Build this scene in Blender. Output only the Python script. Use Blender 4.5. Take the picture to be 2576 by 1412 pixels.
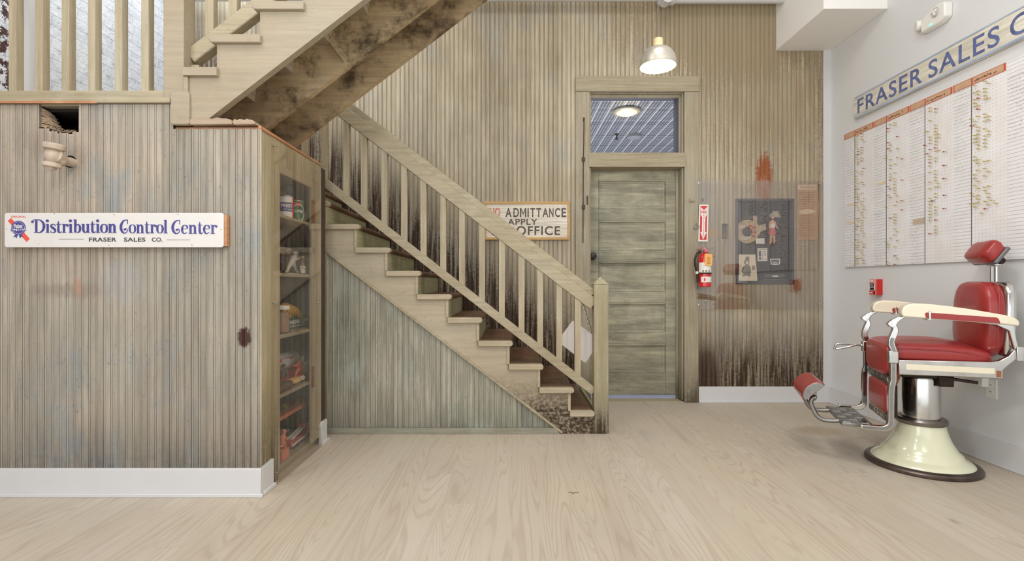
import bpy, bmesh, math, random
from mathutils import Vector, Matrix
random.seed(7)
for _o in list(bpy.data.objects):
    bpy.data.objects.remove(_o)
S = bpy.context.scene
COL = S.collection
# ------------------------------------------------------------------ camera
H = 1.053          # eye height
FPX = 1273.0       # focal length in pixels of the 2576 px frame
U0, V0 = 1288.0, 714.0
cd = bpy.data.cameras.new('camera'); cam = bpy.data.objects.new('camera', cd); COL.objects.link(cam)
cam.location = (0, 0, H); cam.rotation_euler = (math.pi/2, 0, 0)
cd.sensor_width = 36; cd.sensor_fit = 'HORIZONTAL'; cd.lens = 36*FPX/2576; cd.shift_y = 8/2576; cd.clip_start = .02
S.camera = cam
# ------------------------------------------------------------------ world, lights, exposure
S.view_settings.view_transform = 'Standard'
try: S.view_settings.look = 'None'
except Exception: pass
S.view_settings.gamma = 1; S.view_settings.use_curve_mapping = False
S.view_settings.exposure = -0.30
S.cycles.max_bounces = 8; S.cycles.diffuse_bounces = 5; S.cycles.glossy_bounces = 4
S.cycles.transparent_max_bounces = 16; S.cycles.transmission_bounces = 6
S.cycles.sample_clamp_indirect = 6
S.cycles.use_denoising = True
W = bpy.data.worlds.new('world'); S.world = W; W.use_nodes = True
W.node_tree.nodes['Background'].inputs[0].default_value = (.93, .96, 1, 1)
W.node_tree.nodes['Background'].inputs[1].default_value = .75
def area(name, loc, tgt, sx, sy, power, col=(1, 1, 1)):
    d = bpy.data.lights.new(name, 'AREA'); d.shape = 'RECTANGLE'; d.size = sx; d.size_y = sy; d.energy = power; d.color = col
    o = bpy.data.objects.new(name, d); COL.objects.link(o); o.location = loc
    o.rotation_euler = (Vector(tgt)-Vector(loc)).to_track_quat('-Z', 'Y').to_euler()
    return o
WARM = (1, .98, .945)
area('ceiling_light_over_floor', (.6, 1.6, 4.3), (.6, 1.9, 0), 1.2, 1.2, 40, WARM)
area('ceiling_light_left', (-2.0, .9, 4.3), (-2.0, 1.3, 0), 1.2, 1.2, 36, WARM)
area('ceiling_light_right', (.5, -.8, 4.3), (.9, .2, 0), 1.2, 1.2, 26, WARM)
area('rear_fill_light', (0, -2.9, 1.55), (0, 4, 2.3), 5.4, 2.9, 74, (.92, .96, 1))  # unseen fill added behind the camera; no window is modelled there
def bulb(name, loc, power, r=.12):  # soft point light, used only for the added fills below
    d = bpy.data.lights.new(name, 'POINT'); d.energy = power; d.color = (1, .98, .95); d.shadow_soft_size = r
    o = bpy.data.objects.new(name, d); COL.objects.link(o); o.location = loc
area('left_fill_light', (-2.9, -.6, 1.7), (2.5, 2.2, 1.9), 3.2, 2.4, 112, (.94, .97, 1))  # unseen fill added at left to brighten the right wall and soffit
bulb('point_fill_left', (-1.1, .7, 2.55), 52)  # unseen point fill added to lift the right wall and soffit
bulb('point_fill_middle', (1.25, 1.8, 2.45), 42)  # second added point fill, for soffit underside and upper walls; no real bulb
area('landing_window_daylight', (-2.0, 3.7, 4.25), (-2.6, 3.6, 1.9), 1.2, 1.0, 45, (.85, .92, 1))
area('back_room_light', (1.4, 7.4, 1.2), (1.4, 7.0, 4), 3.0, 3.0, 58, (.90, .94, 1))
area('back_room_floor_fill', (1.2, 5.5, 2.0), (1.2, 5.4, 0), 1.2, .7, 14, (.82, .88, 1))  # unseen light added to brighten the floor strip under the door
# ------------------------------------------------------------------ material toolkit
def lin(c):
    r = []
    for x in c[:3]:
        x /= 255.0
        r.append(x/12.92 if x <= .04045 else ((x+.055)/1.055)**2.4)
    return (r[0], r[1], r[2], 1)
class NT:
    def __init__(s, name):
        s.m = bpy.data.materials.new(name); s.m.use_nodes = True
        s.t = s.m.node_tree; s.n = s.t.nodes; s.b = s.n['Principled BSDF']; s.out = s.n['Material Output']
        s._pos = None
    def link(s, a, b): s.t.links.new(a, b)
    def setin(s, sock, v):
        if isinstance(v, bpy.types.NodeSocket): s.link(v, sock)
        elif v is not None: sock.default_value = v
    def pos(s):
        if s._pos is None: s._pos = s.n.new('ShaderNodeNewGeometry').outputs['Position']
        return s._pos
    def normal(s): return s.n.new('ShaderNodeNewGeometry').outputs['Normal']
    def sep(s, v):
        x = s.n.new('ShaderNodeSeparateXYZ'); s.link(v, x.inputs[0]); return x.outputs
    def comb(s, x, y, z):
        c = s.n.new('ShaderNodeCombineXYZ')
        for i, q in enumerate((x, y, z)): s.setin(c.inputs[i], q)
        return c.outputs[0]
    def ma(s, op, a, b=0.0, c=None, clamp=False):
        n = s.n.new('ShaderNodeMath'); n.operation = op; n.use_clamp = clamp
        s.setin(n.inputs[0], a); s.setin(n.inputs[1], b)
        if c is not None: s.setin(n.inputs[2], c)
        return n.outputs[0]
    def rng(s, v, a, b, c=0.0, d=1.0, smooth=True):
        n = s.n.new('ShaderNodeMapRange'); n.interpolation_type = 'SMOOTHSTEP' if smooth else 'LINEAR'; n.clamp = True
        for i, q in enumerate((v, a, b, c, d)): s.setin(n.inputs[i], q)
        return n.outputs[0]
    def scale(s, v, k):
        n = s.n.new('ShaderNodeMapping'); s.link(v, n.inputs[0]); n.inputs['Scale'].default_value = k; return n.outputs[0]
    def noise(s, v, sc=5.0, det=3.0, ro=.55, dist=0.0):
        n = s.n.new('ShaderNodeTexNoise'); s.link(v, n.inputs['Vector'])
        n.inputs['Scale'].default_value = sc; n.inputs['Detail'].default_value = det; n.inputs['Roughness'].default_value = ro; n.inputs['Distortion'].default_value = dist
        return n.outputs[0]
    def white(s, v):
        n = s.n.new('ShaderNodeTexWhiteNoise'); n.noise_dimensions = '1D'; s.setin(n.inputs['W'], v); return n.outputs['Value']
    def mix(s, f, a, b, mode='MIX'):
        n = s.n.new('ShaderNodeMix'); n.data_type = 'RGBA'; n.blend_type = mode
        s.setin(n.inputs[0], f); s.setin(n.inputs[6], a); s.setin(n.inputs[7], b); return n.outputs[2]
    def bump(s, h, strength=.3, dist=.002):
        n = s.n.new('ShaderNodeBump'); n.inputs['Strength'].default_value = strength; n.inputs['Distance'].default_value = dist
        s.link(h, n.inputs['Height']); s.link(n.outputs[0], s.b.inputs['Normal'])
    def done(s, col=None, rough=None, metal=None, spec=None, coat=None):
        s.setin(s.b.inputs['Base Color'], col)
        if rough is not None: s.setin(s.b.inputs['Roughness'], rough)
        if metal is not None: s.setin(s.b.inputs['Metallic'], metal)
        if spec is not None: s.setin(s.b.inputs['Specular IOR Level'], spec)
        if coat is not None: s.setin(s.b.inputs['Coat Weight'], coat)
        return s.m
_pm = {}
def plain(name, rgb, rough=.5, metal=0.0, spec=.5, coat=0.0, mottle=.06, mscale=9.0):
    """painted / moulded surface with a faint mottling"""
    if name in _pm: return _pm[name]
    t = NT(name); c = lin(rgb)
    n = t.noise(t.pos(), mscale, 4, .6)
    k = t.rng(n, .25, .75, 1-mottle, 1+mottle, False)
    col = t.mix(1.0, c, t.comb(k, k, k), 'MULTIPLY')
    r = t.rng(n, .3, .7, max(.02, rough-.05), min(1, rough+.05), False)
    _pm[name] = t.done(col, r, metal, spec, coat)
    return _pm[name]
def glow(name, rgb, strength):
    t = NT(name); t.b.inputs['Base Color'].default_value = lin(rgb); t.b.inputs['Emission Color'].default_value = lin(rgb)
    t.b.inputs['Emission Strength'].default_value = strength; return t.m
def wood(name, base, alt, cool, dirt=(40, 32, 22), grain='z', period=None, phase=0.0, gaxis='x', groove_dirt=.75,
         floor_dirt=0.0, line=None, line_h=.5, patch=1.0, streak=1.0, spots=(), rough=.55, scuff=.35, bead=None, soot=0.0, knotty=0.0, smear=0.0, gw=.75):
    """old painted board: base paint, worn patches, grain streaks, dirt in the grooves and along the foot"""
    t = NT(name); p = t.pos(); x, y, z = t.sep(p)
    k = {'z': (22, 22, 1.1), 'x': (1.1, 22, 22), 'y': (22, 1.1, 22)}[grain]
    g = t.noise(t.scale(p, k), 2.2, 5, .62, .3)
    g2 = t.noise(t.scale(p, tuple(q*2.6 for q in k)), 2.0, 3, .6)
    big = t.noise(p, 1.35, 4, .6)
    big2 = t.noise(t.scale(p, (1.0, 1.0, .7)), 2.6, 5, .65)
    fine = t.noise(p, 42, 5, .7)
    col = t.mix(t.ma('MULTIPLY', t.rng(big, .42, .62), .85*patch, clamp=True), lin(base), lin(alt))
    col = t.mix(t.ma('MULTIPLY', t.rng(big2, .5, .7), .8*patch, clamp=True), col, lin(cool))
    gs = t.rng(g, .3, .72, 1-.20*streak, 1+.16*streak, False)
    gs = t.ma('MULTIPLY', gs, t.rng(g2, .3, .7, 1-.07*streak, 1+.07*streak, False))
    col = t.mix(1.0, col, t.comb(gs, gs, gs), 'MULTIPLY')
    if period:
        ax = {'x': x, 'y': y}[gaxis]
        bi = t.ma('FLOOR', t.ma('DIVIDE', t.ma('SUBTRACT', ax, phase), period*2))
        wv = t.rng(t.white(bi), 0, 1, .90, 1.09, False)
        col = t.mix(1.0, col, t.comb(wv, wv, t.ma('MULTIPLY', wv, 1.0)), 'MULTIPLY')
        fr = t.ma('FRACT', t.ma('DIVIDE', t.ma('SUBTRACT', ax, phase), period))
        if bead:
            bm_ = t.ma('MULTIPLY', t.rng(fr, .04, .10), t.rng(fr, .24, .16))
            col = t.mix(t.ma('MULTIPLY', bm_, t.rng(fine, .25, .6, .35, .95)), col, lin(bead))
    if smear:
        sk = {'z': (5, 5, .9), 'x': (1.0, 5, 6.5), 'y': (5, 1.0, 6.5)}[grain]
        sm = t.noise(t.scale(p, sk), 1.5, 6, .68, .6)
        sv = t.rng(sm, .3, .7, 1-.38*smear, 1+.26*smear, False)
        col = t.mix(1.0, col, t.comb(sv, t.ma('MULTIPLY_ADD', sv, .97, .03), t.ma('MULTIPLY_ADD', sv, .94, .06)), 'MULTIPLY')
    if knotty:
        v = t.n.new('ShaderNodeTexVoronoi'); v.feature = 'F1'; t.link(p, v.inputs['Vector']); v.inputs['Scale'].default_value = 5.0
        kn = t.ma('MULTIPLY', t.rng(v.outputs['Distance'], .09, .03), knotty)
        col = t.mix(kn, col, lin(dirt))
    d = t.ma('MULTIPLY', t.rng(fine, .56, .78), scuff*.6)
    d = t.ma('MULTIPLY', d, t.rng(big2, .35, .65, .2, 1))
    if period:
        a = t.ma('MAXIMUM', t.rng(fr, .05, .0), t.rng(fr, .955, .995)); a2 = t.rng(fr, .165, .22); a3 = t.rng(fr, .29, .225)
        gl = t.ma('MAXIMUM', a, t.ma('MULTIPLY', a2, a3))
        gl = t.ma('MULTIPLY', gl, t.rng(g, .25, .6, groove_dirt*.45, groove_dirt))
        d = t.ma('MAXIMUM', d, gl)
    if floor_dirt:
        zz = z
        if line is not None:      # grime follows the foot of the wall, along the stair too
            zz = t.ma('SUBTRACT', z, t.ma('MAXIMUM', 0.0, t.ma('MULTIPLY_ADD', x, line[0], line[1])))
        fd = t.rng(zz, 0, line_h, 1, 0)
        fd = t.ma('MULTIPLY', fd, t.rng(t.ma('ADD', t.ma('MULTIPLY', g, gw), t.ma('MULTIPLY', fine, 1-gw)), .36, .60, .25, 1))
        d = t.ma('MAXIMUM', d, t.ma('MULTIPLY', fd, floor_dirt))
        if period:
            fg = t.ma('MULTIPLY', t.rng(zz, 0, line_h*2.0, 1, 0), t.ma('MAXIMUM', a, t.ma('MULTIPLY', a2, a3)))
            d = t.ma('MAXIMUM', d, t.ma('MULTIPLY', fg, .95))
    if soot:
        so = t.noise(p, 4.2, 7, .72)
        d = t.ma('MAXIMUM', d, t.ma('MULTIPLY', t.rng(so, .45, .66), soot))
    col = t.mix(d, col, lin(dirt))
    for (cx, cy, cz, rx, ry, rz, rgb, amt) in spots:
        q = t.ma('POWER', t.ma('DIVIDE', t.ma('SUBTRACT', x, cx), rx), 2.0)
        q = t.ma('ADD', q, t.ma('POWER', t.ma('DIVIDE', t.ma('SUBTRACT', y, cy), ry), 2.0))
        q = t.ma('ADD', q, t.ma('POWER', t.ma('DIVIDE', t.ma('SUBTRACT', z, cz), rz), 2.0))
        q = t.ma('ADD', t.ma('SQRT', q), t.ma('ADD', t.ma('MULTIPLY', t.ma('SUBTRACT', fine, .5), 1.3), t.ma('MULTIPLY', t.ma('SUBTRACT', g, .5), 1.2)))
        col = t.mix(t.ma('MULTIPLY', t.rng(q, 1.15, .35 if amt < .75 else .7), amt), col, lin(rgb))
    t.bump(t.ma('ADD', g, t.ma('MULTIPLY', fine, .5)), .25, .0015)
    return t.done(col, t.rng(fine, .3, .7, rough-.1, rough+.15, False), 0, .4)
# ------------------------------------------------------------------ geometry toolkit
class MB:
    def __init__(s): s.v = []; s.f = []
    def add(s, vs, fs):
        b = len(s.v); s.v += [tuple(q) for q in vs]; s.f += [tuple(b+i for i in f) for f in fs]; return s
    def box(s, a, b):
        x0, x1 = sorted((a[0], b[0])); y0, y1 = sorted((a[1], b[1])); z0, z1 = sorted((a[2], b[2]))
        return s.add([(x0,y0,z0),(x1,y0,z0),(x1,y1,z0),(x0,y1,z0),(x0,y0,z1),(x1,y0,z1),(x1,y1,z1),(x0,y1,z1)],
                     [(0,3,2,1),(4,5,6,7),(0,1,5,4),(1,2,6,5),(2,3,7,6),(3,0,4,7)])
    def prism(s, poly, mp, d0, d1):
        n = len(poly)
        vs = [mp(u, w, d0) for u, w in poly]+[mp(u, w, d1) for u, w in poly]
        fs = [tuple(range(n-1, -1, -1)), tuple(range(n, 2*n))]+[(i, (i+1) % n, n+(i+1) % n, n+i) for i in range(n)]
        return s.add(vs, fs)
    def ribbon(s, pts, ws, mp, d0, d1, closed=False):
        """flat stroke of changing width, with thickness d0..d1"""
        n = len(pts); L = []; R = []
        for i in range(n):
            a = pts[i-1] if i else (pts[-1] if closed else pts[0]); b = pts[i+1] if i < n-1 else (pts[0] if closed else pts[-1])
            dx, dy = b[0]-a[0], b[1]-a[1]; l = math.hypot(dx, dy) or 1
            nx, ny = -dy/l, dx/l; w = ws[i]/2 if isinstance(ws, (list, tuple)) else ws/2
            L.append((pts[i][0]+nx*w, pts[i][1]+ny*w)); R.append((pts[i][0]-nx*w, pts[i][1]-ny*w))
        vs = []
        for d in (d0, d1):
            vs += [mp(u, w, d) for u, w in L]+[mp(u, w, d) for u, w in R]
        fs = []
        for i in range(n if closed else n-1):
            j = (i+1) % n
            fs += [(2*n+i, 2*n+j, 3*n+j, 3*n+i), (i, n+i, n+j, j), (i, j, 2*n+j, 2*n+i), (n+i, 3*n+i, 3*n+j, n+j)]
        if not closed:
            fs += [(0, 2*n, 3*n, n), (n-1, 2*n-1, 4*n-1, 3*n-1)]
        return s.add(vs, fs)
    def disc(s, c, r, mp, d0, d1, n=24, ry=None):
        ry = ry or r
        return s.prism([(c[0]+r*math.cos(2*math.pi*i/n), c[1]+ry*math.sin(2*math.pi*i/n)) for i in range(n)], mp, d0, d1)
    def lathe(s, prof, c=(0,0,0), n=32, axis='z', caps=True, mat=None):
        vs = []; m = len(prof)
        for i in range(n):
            a = 2*math.pi*i/n; ca, sa = math.cos(a), math.sin(a)
            for r, h in prof:
                q = {'z': (r*ca, r*sa, h), 'x': (h, r*ca, r*sa), 'y': (r*sa, h, r*ca)}[axis]
                if mat is not None: q = tuple(mat @ Vector(q))
                vs.append((c[0]+q[0], c[1]+q[1], c[2]+q[2]))
        fs = []
        for i in range(n):
            j = (i+1) % n
            for k in range(m-1): fs.append((i*m+k, j*m+k, j*m+k+1, i*m+k+1))
        if caps:
            if prof[0][0] > 1e-6: fs.append(tuple(i*m for i in range(n-1, -1, -1)))
            if prof[-1][0] > 1e-6: fs.append(tuple(i*m+m-1 for i in range(n)))
        return s.add(vs, fs)
    def tube(s, pts, r, n=10, cap=True, flat=1.0):
        pts = [Vector(p) for p in pts]; m = len(pts); vs = []
        up = Vector((0, 0, 1)); prev = None
        for i, p in enumerate(pts):
            t = ((pts[min(i+1, m-1)]-pts[max(i-1, 0)]).normalized()) if m > 1 else up
            if prev is None:
                a = t.cross(Vector((0,1,0)) if abs(t.y) < .9 else Vector((1,0,0))).normalized()
            else:
                a = (prev-t*prev.dot(t)).normalized()
            b = t.cross(a); prev = a
            rr = r[i] if isinstance(r, (list, tuple)) else r
            for k in range(n):
                th = 2*math.pi*k/n; vs.append(tuple(p+a*(rr*math.cos(th))+b*(rr*flat*math.sin(th))))
        fs = [(i*n+k, i*n+(k+1) % n, (i+1)*n+(k+1) % n, (i+1)*n+k) for i in range(m-1) for k in range(n)]
        if cap: fs += [tuple(range(n-1, -1, -1)), tuple((m-1)*n+k for k in range(n))]
        return s.add(vs, fs)
    def sq(s, c, r, e1=.4, e2=.4, nu=28, nv=16, fn=None):
        """superellipsoid cushion"""
        def pw(a, e): return math.copysign(abs(a)**e, a)
        vs = []
        for j in range(nv+1):
            ph = -math.pi/2+math.pi*j/nv
            for i in range(nu):
                th = 2*math.pi*i/nu
                q = [r[0]*pw(math.cos(ph), e1)*pw(math.cos(th), e2), r[1]*pw(math.cos(ph), e1)*pw(math.sin(th), e2), r[2]*pw(math.sin(ph), e1)]
                if fn: q = fn(*q)
                vs.append((c[0]+q[0], c[1]+q[1], c[2]+q[2]))
        fs = [(j*nu+i, j*nu+(i+1) % nu, (j+1)*nu+(i+1) % nu, (j+1)*nu+i) for j in range(nv) for i in range(nu)]
        return s.add(vs, fs)
    def beam(s, a, b, w, h, up=(0,0,1)):
        """square bar from a to b, w sideways, h along up"""
        a, b = Vector(a), Vector(b); t = (b-a).normalized(); sd = t.cross(Vector(up)).normalized(); u = sd.cross(t)
        vs = []
        for p in (a, b):
            for i, j in ((-1,-1),(1,-1),(1,1),(-1,1)): vs.append(tuple(p+sd*(i*w/2)+u*(j*h/2)))
        return s.add(vs, [(0,3,2,1),(4,5,6,7),(0,1,5,4),(1,2,6,5),(2,3,7,6),(3,0,4,7)])
    def mesh(s, o):
        b = len(s.v); s.v += [tuple(v.co) for v in o.vertices]; s.f += [tuple(b+i for i in p.vertices) for p in o.polygons]; return s
def root_of(o):
    while o.parent: o = o.parent
    return o
def obj(name, mb, m, parent=None, bevel=0.0, smooth=30, sub=0, local=False, seg=2):
    me = bpy.data.meshes.new(name)
    vs = mb.v
    if parent is not None and not local:
        inv = root_of(parent)['_m'] if False else ROOTM[root_of(parent).name].inverted()
        vs = [tuple(inv @ Vector(q)) for q in vs]
    me.from_pydata(vs, [], mb.f); me.validate()
    bm = bmesh.new(); bm.from_mesh(me); bmesh.ops.recalc_face_normals(bm, faces=bm.faces); bm.to_mesh(me); bm.free()
    if m is not None: me.materials.append(m)
    if smooth:
        for p in me.polygons: p.use_smooth = True
        try: me.set_sharp_from_angle(angle=math.radians(smooth))
        except Exception: pass
    o = bpy.data.objects.new(name, me); COL.objects.link(o)
    if parent is not None: o.parent = parent
    else: ROOTM[o.name] = Matrix.Identity(4)
    if bevel:
        b = o.modifiers.new('bevel', 'BEVEL'); b.width = bevel; b.segments = seg; b.limit_method = 'ANGLE'; b.angle_limit = math.radians(35)
    if sub:
        b = o.modifiers.new('subdivision', 'SUBSURF'); b.levels = sub; b.render_levels = sub
    return o
ROOTM = {}
def thing(name, label, cat, loc=(0,0,0), rotz=0.0, group=None):
    o = bpy.data.objects.new(name, None); COL.objects.link(o); o.empty_display_size = .05
    o.location = loc; o.rotation_euler = (0, 0, rotz)
    ROOTM[o.name] = Matrix.Translation(loc) @ Matrix.Rotation(rotz, 4, 'Z')
    return tag(o, label, cat, group)
def tag(o, label, cat=None, group=None, kind=None):
    if label: o['label'] = label
    if cat: o['category'] = cat
    if group: o['group'] = group
    if kind: o['kind'] = kind
    return o
def struct(name, mb, m, label, cat, **k):
    return tag(obj(name, mb, m, **k), label, cat, kind='structure')
def X_(px, Y): return (px-U0)*Y/FPX
def Z_(v, Y): return H-(v-V0)*Y/FPX
def YX(px, X): return X*FPX/(px-U0)
# picture planes: u right, w up, d towards the viewer
def front(Y): return lambda u, w, d=0: (u, Y-d, w)
def rightwall(X): return lambda u, w, d=0: (X-d, -u, w)
def leftface(X): return lambda u, w, d=0: (X+d, u, w)
def text_mb(body, mp, u0, u1, w0, w1, depth=.001, bold=0.0, mb=None, d0=0.0, shear=0.0, spacing=1.0, rot=0.0):
    """lettering fitted into the rectangle u0..u1 x w0..w1 of plane mp"""
    cu = bpy.data.curves.new('t', 'FONT'); cu.body = body; cu.size = 1; cu.offset = bold; cu.space_character = spacing; cu.resolution_u = 4; cu.shear = shear
    o = bpy.data.objects.new('t', cu); COL.objects.link(o)
    bpy.context.view_layer.update()
    me = bpy.data.meshes.new_from_object(o.evaluated_get(bpy.context.evaluated_depsgraph_get()))
    bpy.data.objects.remove(o); bpy.data.curves.remove(cu)
    xs = [v.co.x for v in me.vertices]; ys = [v.co.y for v in me.vertices]
    ax, bx, ay, by = min(xs), max(xs), min(ys), max(ys)
    cu_, cw_ = (u0+u1)/2, (w0+w1)/2; ca, sa = math.cos(rot), math.sin(rot)
    def tr(v):
        u = u0+(v.co.x-ax)/(bx-ax)*(u1-u0); w = w0+(v.co.y-ay)/(by-ay)*(w1-w0)
        return cu_+(u-cu_)*ca-(w-cw_)*sa, cw_+(u-cu_)*sa+(w-cw_)*ca
    mb = mb or MB()
    n = len(me.vertices); P = [tr(v) for v in me.vertices]
    vs = [mp(u, w, d0+depth) for u, w in P]+[mp(u, w, d0) for u, w in P]
    fs = [tuple(p.vertices) for p in me.polygons]
    ec = {}
    for p in me.polygons:
        for a, b in p.edge_keys: ec[(a, b)] = ec.get((a, b), 0)+1
    fs += [(a, b, n+b, n+a) for (a, b), c in ec.items() if c == 1]
    bpy.data.meshes.remove(me)
    return mb.add(vs, fs)
def crom(pts, k=6, closed=False):
    """smooth curve through points (Catmull-Rom), any number of coordinates"""
    n = len(pts); out = []
    rngn = n if closed else n-1
    for i in range(rngn):
        if closed: a, b, c, d = pts[i-1], pts[i], pts[(i+1) % n], pts[(i+2) % n]
        else: a, b, c, d = pts[max(i-1, 0)], pts[i], pts[i+1], pts[min(i+2, n-1)]
        for j in range(k):
            t = j/k
            out.append(tuple(.5*((2*q)+(-p+r)*t+(2*p-5*q+4*r-s_)*t*t+(-p+3*q-3*r+s_)*t**3) for p, q, r, s_ in zip(a, b, c, d)))
    if not closed: out.append(tuple(pts[-1]))
    return out
def skin(verts, edges, radii, sub=1):
    """one continuous limb-like surface grown round a skeleton"""
    me = bpy.data.meshes.new('sk'); me.from_pydata(verts, edges, []); o = bpy.data.objects.new('sk', me); COL.objects.link(o)
    o.modifiers.new('s', 'SKIN')
    sl = me.skin_vertices[0].data
    for i, r in enumerate(radii):
        sl[i].radius = (r, r); sl[i].use_root = (i == 0)
    o.modifiers.new('b', 'SUBSURF').levels = sub
    bpy.context.view_layer.update()
    res = bpy.data.meshes.new_from_object(o.evaluated_get(bpy.context.evaluated_depsgraph_get()))
    bpy.data.objects.remove(o); bpy.data.meshes.remove(me)
    mb = MB().mesh(res); bpy.data.meshes.remove(res); return mb
BEAD = ((0, -.003), (.045, 0), (.11, .0014), (.175, 0), (.22, -.003), (.26, 0.0), (.97, 0.0))
def beadboard(mb, mp, u0, u1, zlo, zhi, period, phase=0.0, holes=(), amp=1.0, extra=()):
    """tongue-and-groove beaded boards between u0 and u1; zlo / zhi are numbers or functions of u; holes are (u0,u1,w0,w1)"""
    lo = zlo if callable(zlo) else (lambda u: zlo); hi = zhi if callable(zhi) else (lambda u: zhi)
    k0 = math.floor((u0-phase)/period)-1; k1 = math.ceil((u1-phase)/period)+1
    prof = [(phase+(k+f)*period, d*amp) for k in range(k0, k1) for f, d in BEAD]
    def dep(u):
        for (a, da), (b, db) in zip(prof, prof[1:]):
            if a <= u <= b: return da+(db-da)*(u-a)/max(b-a, 1e-9)
        return 0.0
    us = sorted(set([u0, u1]+[u for u, _ in prof if u0 < u < u1]+[q for h in holes for q in h[:2] if u0 < q < u1]+[q for q in extra if u0 < q < u1]))
    for a, b in zip(us, us[1:]):
        if b-a < 1e-7: continue
        m = (a+b)/2; e = 1e-6
        cuts = sorted([(h[2], h[3]) for h in holes if h[0] <= m <= h[1]])
        la, lb, ha, hb = lo(a+e), lo(b-e), hi(a+e), hi(b-e)
        segs = []; ca, cb = la, lb
        for c0, c1 in cuts:
            if c0 > ca: segs.append((ca, cb, c0, c0))
            ca = cb = c1
        if ca < ha or cb < hb: segs.append((ca, cb, ha, hb))
        da, db = dep(a), dep(b)
        for (x0, y0, x1, y1) in segs:
            mb.add([mp(a, x0, da), mp(b, y0, db), mp(b, y1, db), mp(a, x1, da)], [(0, 1, 2, 3)])
    return mb
# ------------------------------------------------------------------ materials
YB = 4.5; XR = 2.83; YC = 2.516; XC = -1.257; ZL = 1.954
RISE = .163; RUN = .2135
SLOPE = RISE/RUN
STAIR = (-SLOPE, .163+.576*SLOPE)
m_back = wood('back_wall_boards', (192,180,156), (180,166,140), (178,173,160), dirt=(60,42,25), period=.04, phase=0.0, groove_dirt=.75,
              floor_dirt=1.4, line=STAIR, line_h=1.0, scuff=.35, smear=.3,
              spots=[(2.25,4.5,2.75,.75,.3,.9,(140,120,88),.5), (2.245,4.5,2.02,.075,.1,.20,(150,88,52),1.0), (2.24,4.5,1.86,.07,.1,.14,(168,128,104),.9), (2.86,4.5,2.6,.16,.2,1.3,(110,88,62),.55),
                     (1.79,4.5,1.50,.05,.1,.05,(196,160,104),.9), (1.72,4.5,.2,.12,.2,.3,(64,42,28),.8), (1.95,4.5,3.35,1.0,.3,.55,(150,134,106),.75)])
m_closet = wood('closet_boards', (162,154,139), (172,158,141), (146,149,148), dirt=(70,58,46), period=.0365, phase=0.012, groove_dirt=.5, bead=(174,168,153),
                floor_dirt=.75, line_h=.5, scuff=1.0, patch=1.25, smear=.5,
                spots=[(-1.335,2.5,.785,.036,.1,.052,(66,36,28),1.0), (-2.30,2.5,1.74,.16,.1,.10,(128,108,92),.4), (-2.2,2.5,1.02,.26,.1,.045,(128,112,102),.45),
                       (-1.95,2.5,1.06,.14,.1,.14,(158,162,164),.45), (-2.16,2.5,1.035,.03,.1,.06,(182,140,112),.5)])
m_closet_side = wood('closet_corner_boards', (178,166,134), (168,152,116), (166,157,130), dirt=(60,46,26), period=.0365, gaxis='y', phase=2.52, groove_dirt=.6, floor_dirt=.95, line_h=.7, scuff=.4)
m_panel = wood('stair_side_boards', (166,160,143), (148,146,128), (170,176,164), dirt=(62,62,52), period=.038, phase=-1.3, groove_dirt=.4, bead=(196,194,176), streak=1.5, smear=.8, scuff=.6, floor_dirt=.35, line_h=.3)
m_string = wood('stair_paint', (180,168,145), (174,160,136), (178,169,149), dirt=(66,48,30), grain='x', smear=.25, scuff=.9, floor_dirt=1.4, line_h=.50, streak=.5, gw=.3)
m_strut = wood('upper_stair_paint', (166,153,131), (160,146,122), (164,155,136), dirt=(70,54,36), grain='x', scuff=.35, streak=.5)
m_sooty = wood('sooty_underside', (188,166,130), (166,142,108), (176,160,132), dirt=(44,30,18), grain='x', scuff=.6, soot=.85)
m_ptrim = wood('stair_side_trim', (150,147,130), (138,134,116), (158,158,144), dirt=(70,62,48), grain='x', scuff=.5)
m_tread = wood('worn_tread', (116,84,62), (104,84,66), (150,132,106), dirt=(44,34,26), grain='y', scuff=.5, soot=.35)
m_nose = wood('tread_edge_paint', (180,167,142), (172,157,130), (180,170,148), dirt=(74,58,40), grain='x', scuff=.7, streak=.7)
m_riser = wood('riser_paint', (172,170,134), (160,156,118), (178,172,142), dirt=(70,60,40), grain='y', scuff=.4)
m_rail = wood('rail_paint', (172,160,134), (162,149,122), (174,165,142), dirt=(84,68,48), grain='x', scuff=.55)
m_bal = wood('baluster_paint', (176,164,138), (166,151,124), (177,168,146), dirt=(88,70,48), grain='z', scuff=.5, knotty=.15)
m_newel = wood('newel_paint', (166,157,130), (150,138,104), (172,164,136), dirt=(60,44,28), grain='z', scuff=.7, floor_dirt=1.2, line_h=.35)
m_case = wood('casing_paint', (170,160,137), (158,147,123), (168,163,146), dirt=(62,46,30), grain='z', scuff=.45, floor_dirt=.9, line_h=.45)
m_head = wood('header_paint', (168,157,131), (160,147,120), (168,162,142), dirt=(72,56,38), grain='x', scuff=.4)
m_door = wood('door_paint', (172,167,143), (152,150,128), (184,182,160), dirt=(62,58,44), grain='x', streak=.9, smear=1.25, scuff=.7, soot=.22, floor_dirt=.5, line_h=.7)
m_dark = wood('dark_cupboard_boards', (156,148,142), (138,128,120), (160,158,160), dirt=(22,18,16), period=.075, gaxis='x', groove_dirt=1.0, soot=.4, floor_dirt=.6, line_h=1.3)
m_gap = plain('gap_shade_brown', (74,60,48), .8, mottle=.3)
m_frame = wood('cupboard_frame', (178,164,138), (166,150,122), (172,166,150), dirt=(70,56,40), grain='z', scuff=.4)
m_shelf = wood('cupboard_shelf', (160,148,126), (146,132,108), (156,150,136), dirt=(52,42,32), grain='y', scuff=.5)
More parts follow.
